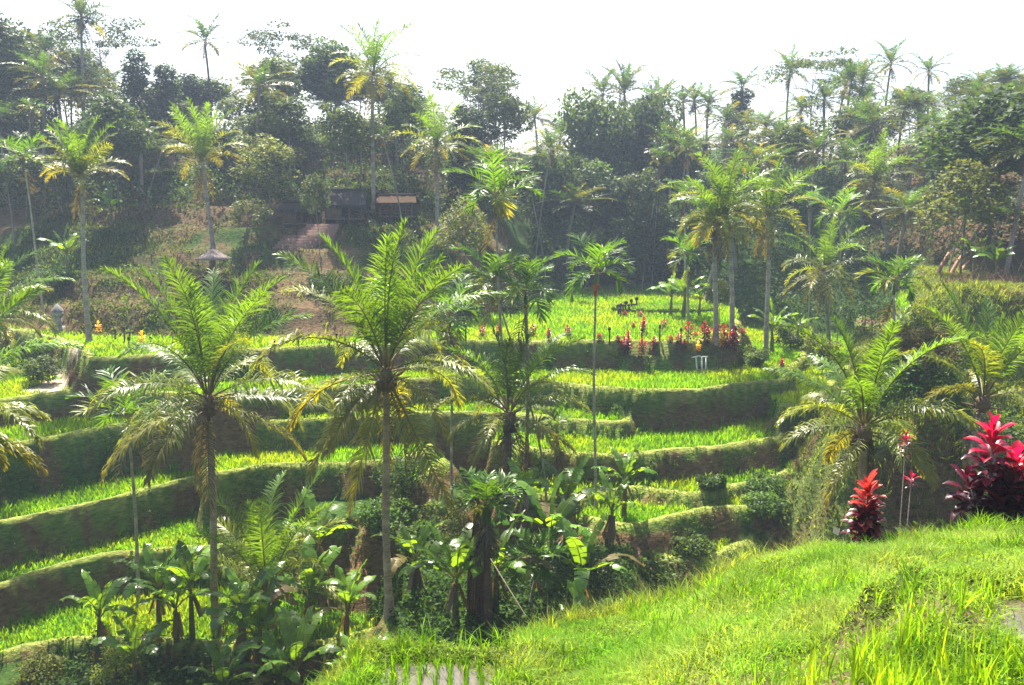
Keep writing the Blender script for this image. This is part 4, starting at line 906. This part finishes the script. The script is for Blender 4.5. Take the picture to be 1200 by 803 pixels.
# ---- red cordylines near
PINK = (.52, .010, .07); MAR = (.05, .010, .02); RUST = (.38, .05, .03); PUR = (.10, .022, .04)
def cordyline(base, heads, label, seed, top, low, mid=0., name='cordyline', cat='cordyline', group=None, mat=None, nl=34, L=.42, W=.10):
    g = np.random.default_rng(seed); root = empty(name, base, label, cat, group); st = M()
    for (dx, dy, h, dep, n) in heads:
        st.tube([[dx * .3, dy * .3, -.15], [dx * .6, dy * .6, h * .5], [dx, dy, h]], [.022, .018, .013], 6, (.16, .12, .09))
        m = M(); cordyline_head(m, (dx, dy, h), L, W, n, g, top if h > mid else np.asarray(low) * .8 + np.asarray(top) * .15, low, dep); m.build('leaf_head', RED, root, True)
    st.build('stem', BARK, root, True); return root
def near(px, py, Y):
    p = at_depth(px, py, Y); return np.array([p[0], p[1], H(p[0], p[1])])
cordyline(near(1160, 612, 13.1), [(-.08, 0, 1.56, .75, 46), (.34, .05, 1.16, .65, 40), (.50, -.1, 1.05, .6, 40), (-.3, .1, .78, .45, 26), (.16, -.12, .82, .55, 44), (-.12, .15, .62, .4, 26), (.3, .2, .7, .5, 40), (.02, -.2, .55, .4, 30), (.4, 0, .55, .4, 30)], 'tall hot pink and maroon cordyline on the near bank at the right edge', 701, PINK, MAR, .9, L=.44, W=.17)
cordyline(near(1014, 618, 13.1), [(0, 0, .96, .72, 74), (.08, .05, .6, .45, 36), (-.08, -.03, .5, .4, 30)], 'rust red and purple cordyline on the near bank left of the pink one', 703, RUST, PUR, .7, L=.36, W=.12)
b = P_base(1070, 21); cordyline(np.array(b), [(0, 0, at_depth(1070, 514, 21)[2] - b[2], .45, 34), (.2, 0, at_depth(1070, 560, 21)[2] - b[2], .3, 20)], 'small crimson cordyline behind the two near red ones', 705, (.35, .01, .05), MAR, L=.24, W=.07)
# small white flower beside them, yellow leaf plant
b = near(1162, 616, 12.8)
# ---- red cordylines of the upper field
proto = []
for k in range(4):
    gg = np.random.default_rng(720 + k); r = empty('red_cordyline', (0, -500, 0)); m = M()
    hh = 1.55
    for (ax, ay, ah, an) in ((0, 0, hh, 40), (.19, .1, hh * .8, 26), (-.17, -.08, hh * .7, 24)): cordyline_head(m, (ax, ay, ah), .40, .15, an, gg, [(.46, .004, .014), (.42, .005, .012), (.36, .004, .014), (.40, .008, .035)][k], (.10, .006, .012), 1.05)
    m.build('leaf_head', RED, r, True); M().tube([[0, 0, -.3], [.01, 0, hh * .5], [0, 0, hh]], [.035, .03, .02], 5, (.13, .09, .06)).build('stem', BARK, r, True); proto.append(r)
RC = [(565, 398, 384, 'red cordyline at the far left end of the field edge'), (585, 396, 382, 'second red cordyline from the left end of the field edge'), (625, 397, 382, 'red cordyline just right of the dark trunked areca'), (643, 404, 386, 'red cordyline with bare foot, fourth along the field edge'), (665, 397, 383, 'bright red cordyline right of the fourth one on the field edge'),
      (702, 405, 391, 'short red cordyline right of the slender areca trunk'), (724, 414, 396, 'red cordyline at the left start of the platform cluster'), (731, 420, 397, 'red cordyline with dark foot in the platform cluster left'), (736, 416, 391, 'tallest red cordyline of the left platform cluster'), (752, 424, 399, 'leaning pinkish red cordyline on the platform'),
      (766, 412, 396, 'red cordyline next to a dark bare plant on the platform'), (786, 406, 397, 'small reddish cordyline midway on the field edge'), (795, 408, 393, 'slim red cordyline at the middle of the platform'), (802, 412, 399, 'low red cordyline against the tall pair on the platform'), (806, 408, 379, 'tall red cordyline in the middle of the platform'),
      (754, 394, 374, 'lone tall red cordyline in the middle of the field'), (778, 388, 376, 'red cordyline right behind the lone tall one'), (825, 404, 380, 'red cordyline left of the double row at the right'), (829, 412, 386, 'dense red cordyline in front of the double row'), (839, 400, 379, 'red cordyline behind the dense one at the right'),
      (848, 408, 384, 'red cordyline over the yellow plant'), (855, 413, 390, 'red cordyline left of the platform end'), (861, 414, 386, 'last red cordyline at the platform end'), (732, 372, 365, 'small distant red cordyline at the raised bed'), (750, 374, 366, 'small distant red cordyline behind the raised bed'), (742, 386, 379, 'small dark red cordyline left of the lone tall one'),
      (907, 442, 431, 'left one of two red cordylines on the terrace corner'), (916, 434, 421, 'right one of two red cordylines on the terrace corner'), (815, 398, 390, 'faint red cordyline at the rear right of the field'), (870, 396, 386, 'red cordyline half hidden behind the platform end')]
for k, (px, by, ty, lab) in enumerate(RC):
    b = hit(px, by, 50.); tz = at_depth(px, ty, b[1])[2]; h = max(tz - b[2], .5) * 1.2; p = proto[k % 4]
    c = p if k < 4 else copy_tree(p, b); c.location = [float(q) for q in b]; s = .55 + .45 * h / 1.95; c.scale = (s * 1.05, s * 1.05, h / 1.9); c.rotation_euler.z = k * 1.3
    tag(c, lab, 'cordyline', 'red cordylines on the upper field')
yp = empty('yellow_croton', (0, -500, 0)); m = M(); cordyline_head(m, (0, 0, .9), .35, .12, 34, np.random.default_rng(3), (.75, .50, .02), (.45, .28, .03), .6); m.build('leaf_head', BANANA, yp, True); M().tube([[0, 0, -.3], [0, 0, .9]], .02, 5, (.1, .08, .05)).build('stem', BARK, yp)
for k, (px, by, lab) in enumerate([(845, 414, 'yellow leaved croton under the red cordylines'), (858, 412, 'paler yellow croton beside the platform end'), (818, 416, 'yellow and red croton in the middle of the platform'), (116, 394, 'orange yellow croton at the foot of the left palm'), (167, 410, 'orange croton on the bright grass at the left')]):
    b = hit(px, by, 50.); c = yp if k == 0 else copy_tree(yp, b); c.location = [float(q) for q in b]; c.rotation_euler.z = k; s = [1, .9, .8, .9, 1.1][k]; c.scale = (s, s, s); tag(c, lab, 'croton', 'yellow crotons')
# ---- wooden stakes along the terraces
sk = empty('wooden_stake', (0, -500, 0)); M().tube([[0, 0, -.3], [.02, 0, .5], [0, .01, 1.05]], [.06, .055, .045], 6, (.07, .05, .035)).build('post', WOOD, sk, True)
M().blob((0, .0, 1.0), (.12, .10, .17), (.05, .04, .025)).build('husk_cap', BARK, sk, True)
SKP = [(135, 400), (146, 402), (152, 398), (152, 414), (177, 412), (322, 412), (350, 411), (386, 411), (395, 404), (546, 400), (608, 400), (752, 402), (714, 403), (668, 404), (773, 402), (798, 400)]
LB = ['leftmost one on the bright grass at the left', 'thin one leaning on the bright grass at the left', 'dark one at the back of the bright grass', 'short stout one at the front of the bright grass', 'one right of the orange croton', 'one on the field edge just right of the big left palm', 'one between the two big palms',
      'one left of the middle palm on the field edge', 'one close behind the middle palm crown', 'one left of the first red cordyline', 'one beside the dark trunked areca', 'one in front of the lone tall cordyline', 'one right of the slender areca trunk', 'one below the bright red cordyline', 'one between the platform cordylines', 'one at the middle of the field edge']
for k, ((px, py), l) in enumerate(zip(SKP, LB)):
    b = hit(px, py, 50.); c = sk if k == 0 else copy_tree(sk, b); c.location = [float(q) for q in b]; c.rotation_euler.z = k; s = .8 + .3 * math.sin(k * 2.3); c.scale = (1, 1, s)
    tag(c, 'dark wooden stake, ' + l, 'stake', 'wooden stakes along the terraces')
# row of small stumps by the raised bed and the bed
b0 = hit(725, 372, 60.); m = M(); bw = 8.5
P_ = []; 
for t in np.linspace(0, 1, 20): P_.append([t * bw, 0, 0])
bed = empty('raised_bed', at_z(728, 366, -9.8) , 'low raised grassy bed at the back of the upper field', 'garden bed')
q = M(); a = np.linspace(0, 2 * np.pi, 25); rr = np.array([[math.cos(t) * 5.0 + 4.0, math.sin(t) * 2.2] for t in a])
q.grid(np.stack([np.c_[rr * 1.0, np.full(25, -.2)], np.c_[rr * .97, np.full(25, .4)]], 0), (.10, .12, .04)); q.grid(np.stack([np.c_[rr * .97, np.full(25, .4)], np.c_[(rr - (4, 0)) * .02 + (4, 0), np.full(25, .5)]], 0), (.11, .2, .03)); q.build('bed_body', SOIL, bed, True); kx = rng.uniform(-1, 9, 2600); ky = rng.uniform(-2.2, 2.2, 2600); kk = ((kx - 4) / 4.9) ** 2 + (ky / 2.1) ** 2 < 1; bp0 = np.stack([kx, ky, .38 + 0 * kx], -1)[kk]; bp0 = np.repeat(bp0, 4, 0) + rng.normal(0, .05, (kk.sum() * 4, 3)) * (1, 1, 0); bg_, _ = blades(bp0, rng.uniform(.12, .4, len(bp0)), .07, None, .6); bgo = M().strips(bg_, jit([.13, .24, .02], len(bp0), .35)).build('bed_grass', GRASS, bed); tag(bgo, kind='stuff')
DK = ['leftmost', 'second', 'third', 'fourth', 'fifth', 'sixth', 'seventh', 'rightmost']
for k in range(8):
    b = at_z(724 + k * 3.1, 371 - .8 * k, -9.8); c = copy_tree(sk, b, k, 1.); c.scale = (1.6, 1.6, .95 + .3 * math.sin(k * 3)); tag(c, '%s of the thick dark stumps in front of the raised bed' % DK[k], 'stump', 'thick stumps by the raised bed'); c.name = 'tree_stump'
# white wooden marker on the platform bank
b = at_z(822, 432, -11.6); b = at_depth(822, 432, POLY['TP'][0][len(POLY['TP'][0]) // 2][1] - .55)
mk = empty('white_marker', b, 'white marker of three short posts on the earth bank below the yellow croton', 'marker'); 
for x0, tl in ((-.42, .10), (0, .04), (.32, -.02)): M().tube([[x0 + tl * 1.5, .02, -.4], [x0, 0, .85]], .055, 6, (.75, .74, .7)).build('post', STONE, mk, True)
M().tube([[-.75, -.03, .80], [-.1, -.03, .92]], .05, 5, (.75, .74, .7)).build('crossbar', STONE, mk, True); M().tube([[.0, -.03, .86], [.42, -.03, .86]], .04, 5, (.75, .74, .7)).build('crossbar', STONE, mk, True)

# ---- huts
def hut(px, py, w, dpt, hw, hr, rc, label, name, rail, thick=.14, wall=False, rz=0., gable=True):
    b = hit(px, py, 60.); rt = empty(name, b, label, 'hut', None, rz); wd = (.12, .085, .06)
    for x in np.linspace(-w / 2, w / 2, 4):
        for y in (-dpt / 2, dpt / 2): M().tube([[x, y, -1.8], [x, y, hw]], .085, 7, wd).build('post', WOOD, rt, True)
    M().box((-w / 2 - .2, -dpt / 2 - .2, -.12), (w / 2 + .2, dpt / 2 + .2, .05), (.16, .10, .07)).build('floor', WOOD, rt)
    m = M(); e = .55; ny = 7; nx = 24; rr = np.random.default_rng(int(px))
    for sd in (-1, 1):
        u = np.linspace(0, 1, ny); xs = np.linspace(-w / 2 - e, w / 2 + e, nx)
        for lay, off in ((0, 0.), (1, -thick)):
            Pp = np.zeros((nx, ny, 3)); Pp[..., 0] = xs[:, None] * (1 - .12 * u[None]); Pp[..., 1] = sd * (dpt / 2 + e) * (1 - u[None]); Pp[..., 2] = hw + off + (hr) * u[None] ** 1.1 - .12 + rr.normal(0, .03, (nx, ny))
            m.grid(Pp, rc)
        for i in range(nx * 5):
            xx = rr.uniform(-w / 2 - e, w / 2 + e); L = rr.uniform(.12, .3); y0 = sd * (dpt / 2 + e); m.strips(np.array([[[[xx, y0, hw - .1], [xx + .07, y0, hw - .1]], [[xx, y0 + sd * .05, hw - .15 - L], [xx + .05, y0 + sd * .05, hw - .15 - L]]]]), np.asarray(rc) * rr.uniform(.6, 1.2))
    m.tube([[-w / 2 * .88 - e * .88, 0, hw + hr - .1], [0, 0, hw + hr - .06], [w / 2 * .88 + e * .88, 0, hw + hr - .1]], .13, 7, np.asarray(rc) * .8)
    m.build('roof', THATCH, rt, True)
    M().tube([[-w / 2, -dpt / 2, hw - .15], [w / 2, -dpt / 2, hw - .15]], .06, 5, wd).build('beam', WOOD, rt)
    if wall: M().box((-w / 2 + .1, dpt / 2 - .12, 0), (w / 2 - .1, dpt / 2 - .02, hw), (.15, .10, .07)).build('back_wall', WOOD, rt); M().box((-w / 2 + .1, -dpt / 2 + .02, .05), (-w / 2 + w * .45, -dpt / 2 + .1, hw * .85), (.17, .12, .09)).build('front_wall', WOOD, rt)
    if rail:
        m = M()
        for z in (.25, .5, .75): m.box((-w / 2, -dpt / 2 - .03, z), (w / 2, -dpt / 2 + .03, z + .07), (.24, .12, .08))
        for x in np.arange(-w / 2, w / 2, .6): m.box((x, -dpt / 2 - .045, 0), (x + .06, -dpt / 2 - .031, .85), (.22, .12, .08))
        m.build('railing', WOOD, rt)
    return rt
hut(404, 258, 3.4, 2.8, 1.4, 1.4, (.075, .065, .06), 'shaded hut with grey thatched gable roof left of the very tall palm', 'thatched_hut', False, wall=True, rz=.1)
hut(466, 254, 3.0, 2.4, 1.4, .75, (.10, .07, .05), 'open hut with brown thatched roof and wooden railing right of the very tall palm', 'open_hut', True)
hut(352, 262, 2.6, 2.4, 1.5, .6, (.06, .05, .045), 'low dark shed behind the top of the stone steps', 'garden_shed', False, wall=True)
b = hit(252, 330, 60.); b[2] = H(b[0], b[1]); um = empty('thatched_parasol', b, 'round thatched parasol on a pole behind the big left palm', 'parasol'); tz = at_depth(253, 291, b[1])[2] - b[2]
M().tube([[0, 0, -.5], [0, 0, tz - .3]], .08, 7, (.12, .08, .06)).build('pole', WOOD, um, True)
m = M(); a = np.linspace(0, 2 * np.pi, 33); prof = [(0.02, 0), (.5, -.28), (1.0, -.6), (1.45, -.82), (1.42, -.92), (.2, -.35)]
m.grid(np.array([[[r * math.cos(t) * (1 + .03 * math.sin(9 * t)), r * math.sin(t), tz + z] for t in a] for r, z in prof]), (.30, .25, .22)); m.build('thatch_roof', THATCH, um, True)
# stone steps
b = hit(336, 292, 60.); stp = empty('stone_steps', b, 'flight of reddish stone steps climbing to the huts', 'steps', rz=-.15); nst = 9
for k in range(nst):
    w0 = (-1.4 + .10 * k, 1.2 + .35 * k) if k < 5 else (-.2 + .1 * k, 3.6)
    m = M().box((w0[0], k * .40, -1.2 + k * .25), (w0[1], k * .40 + .5, .12 + k * .25), (.26, .15, .11)); m.build('step', STONE, stp)
# shrine
b = hit(69, 388, 55.); sh = empty('stone_shrine', b, 'small grey stone shrine at the foot of the left slope', 'shrine')
M().box((-.35, -.35, -.4), (.35, .35, .3), (.3, .29, .27)).build('base', STONE, sh); M().box((-.2, -.2, .3), (.2, .2, 1.1), (.3, .29, .27)).build('pillar', STONE, sh); M().box((-.3, -.3, 1.1), (.3, .3, 1.5), (.34, .33, .31)).build('niche', STONE, sh)
M().tube([[0, 0, 1.5], [0, 0, 1.62], [0, 0, 2.05]], [.48, .42, .05], 8, (.2, .19, .18)).build('roof', STONE, sh)
# low wall at the end of the upper field
b = at_depth(745, 347, 103.); lw = empty('garden_wall', b, 'low reddish wall with pale posts at the far end of the upper field', 'wall')
M().box((-4.5, 0, -2.), (6.5, .3, .55), (.22, .11, .08)).build('wall_body', STONE, lw)
for x in (-4.6, -1, 2.6, 6.3): M().box((x, -.05, -2.), (x + .3, .36, .95), (.5, .42, .4)).build('post', STONE, lw)
# leaning logs on the brown soil and rubble
for k, (x0, y0, x1, y1, lab) in enumerate([(1098, 322, 1112, 296, 'leaning dry log on the brown soil, left one of three'), (1114, 322, 1128, 298, 'orange brown dry log leaning in the middle'), (1126, 318, 1136, 306, 'short dry log leaning at the right of the other two')]):
    p = hit(x0, y0, 50.); q = at_depth(x1, y1, p[1] + .8); lg = M().tube([(0, 0, -.1), (q - p) * .5 + (0, 0, .06), q - p], [.17, .14, .09], 7, np.array([.32, .17, .10]) * (1 + .2 * k)).build('dry_log', BARK, None, True, [float(v) for v in p]); tag(lg, lab, 'log', 'dry logs')
# dry brush on the brown soil
g = np.random.default_rng(9); m = M()
for i in range(700):
    px = g.uniform(1095, 1260); p = P_base(px, g.uniform(60.5, 64)); d = g.normal(0, .5, 3) + (0, 0, .35); m.tube([p - (0, 0, .1), p + d * .5 + g.normal(0, .06, 3), p + d * g.uniform(.8, 1.6)], [.03, .02, .008], 3, np.array([.24, .13, .09]) * g.uniform(.5, 1.4), False)
tag(m.build('dry_brush', BARK), 'tangle of dry brown brushwood on the cleared soil at right', 'brushwood', kind='stuff')
# bamboo pole lying against the stump
p = P_base(604, 27.); q = at_depth(575, 655, 29.); p2 = at_depth(616, 722, 27.); lg = M().tube([p2 - q, (0, 0, 0)], [.026, .02], 6, (.10, .09, .05)).build('bamboo_pole', WOOD, None, True, [float(v) for v in q]); tag(lg, 'thin pale bamboo pole leaning against the brown stump', 'pole')

for p in list(PP) + [q for a in TP_.values() for q in a] + [ap]:   # a prototype that never got a place is dropped
    if id(p) not in usedp:
        for ch in list(p.children): bpy.data.objects.remove(ch)
        bpy.data.objects.remove(p)

# ---------------------------------------------------------------- haze, sky, sun, camera
def haze(dens, lo, hi):
    v = M().box(lo, hi, (1, 1, 1)); m, nt, N, L = newmat('haze'); p = N('ShaderNodeVolumePrincipled')
    p.inputs['Density'].default_value = dens; p.inputs['Color'].default_value = (.60, .73, 1., 1); p.inputs['Anisotropy'].default_value = .3
    o = N('ShaderNodeOutputMaterial'); L(p.outputs[0], o.inputs['Volume']); tag(v.build('haze', m), kind='stuff')
HAZE = 0.00055
if HAZE: haze(HAZE, (-306, -66, float(Z.min()) - 3), (306, 406, 28.5))
SUN_EL, SUN_AZ = 57., -17.
W = bpy.data.worlds.new('World'); S.world = W; W.use_nodes = True; nt = W.node_tree
sky = nt.nodes.new('ShaderNodeTexSky'); sky.sky_type = 'NISHITA'; sky.sun_disc = False; sky.sun_elevation = R_(SUN_EL); sky.sun_rotation = R_(SUN_AZ); sky.air_density = 1.; sky.dust_density = 3.; sky.ozone_density = 1.
nt.links.new(sky.outputs[0], nt.nodes['Background'].inputs[0]); nt.nodes['Background'].inputs[1].default_value = .085
sl = bpy.data.lights.new('sun', 'SUN'); sl.energy = 5.; sl.angle = R_(.5); sl.color = (1, .92, .78); so = bpy.data.objects.new('sun', sl); COL.objects.link(so)
sd_ = Vector((math.sin(R_(SUN_AZ)) * math.cos(R_(SUN_EL)), math.cos(R_(SUN_AZ)) * math.cos(R_(SUN_EL)), math.sin(R_(SUN_EL))))
so.rotation_euler = sd_.to_track_quat('Z', 'Y').to_euler()
cam = bpy.data.cameras.new('camera'); co = bpy.data.objects.new('camera', cam); COL.objects.link(co); S.camera = co
cam.lens = 36 * F / 1200; cam.sensor_width = 36; cam.clip_start = .1; cam.clip_end = 3000; co.rotation_euler = (math.pi / 2 - PITCH, 0, 0)
S.view_settings.view_transform = 'Standard'; S.view_settings.look = 'None'; S.view_settings.gamma = 1; S.view_settings.exposure = 1.75
c = S.cycles; c.max_bounces = 6; c.diffuse_bounces = 3; c.glossy_bounces = 2; c.transmission_bounces = 4; c.volume_bounces = 1; c.transparent_max_bounces = 8
c.caustics_reflective = False; c.caustics_refractive = False; c.sample_clamp_indirect = 4; c.use_denoising = True
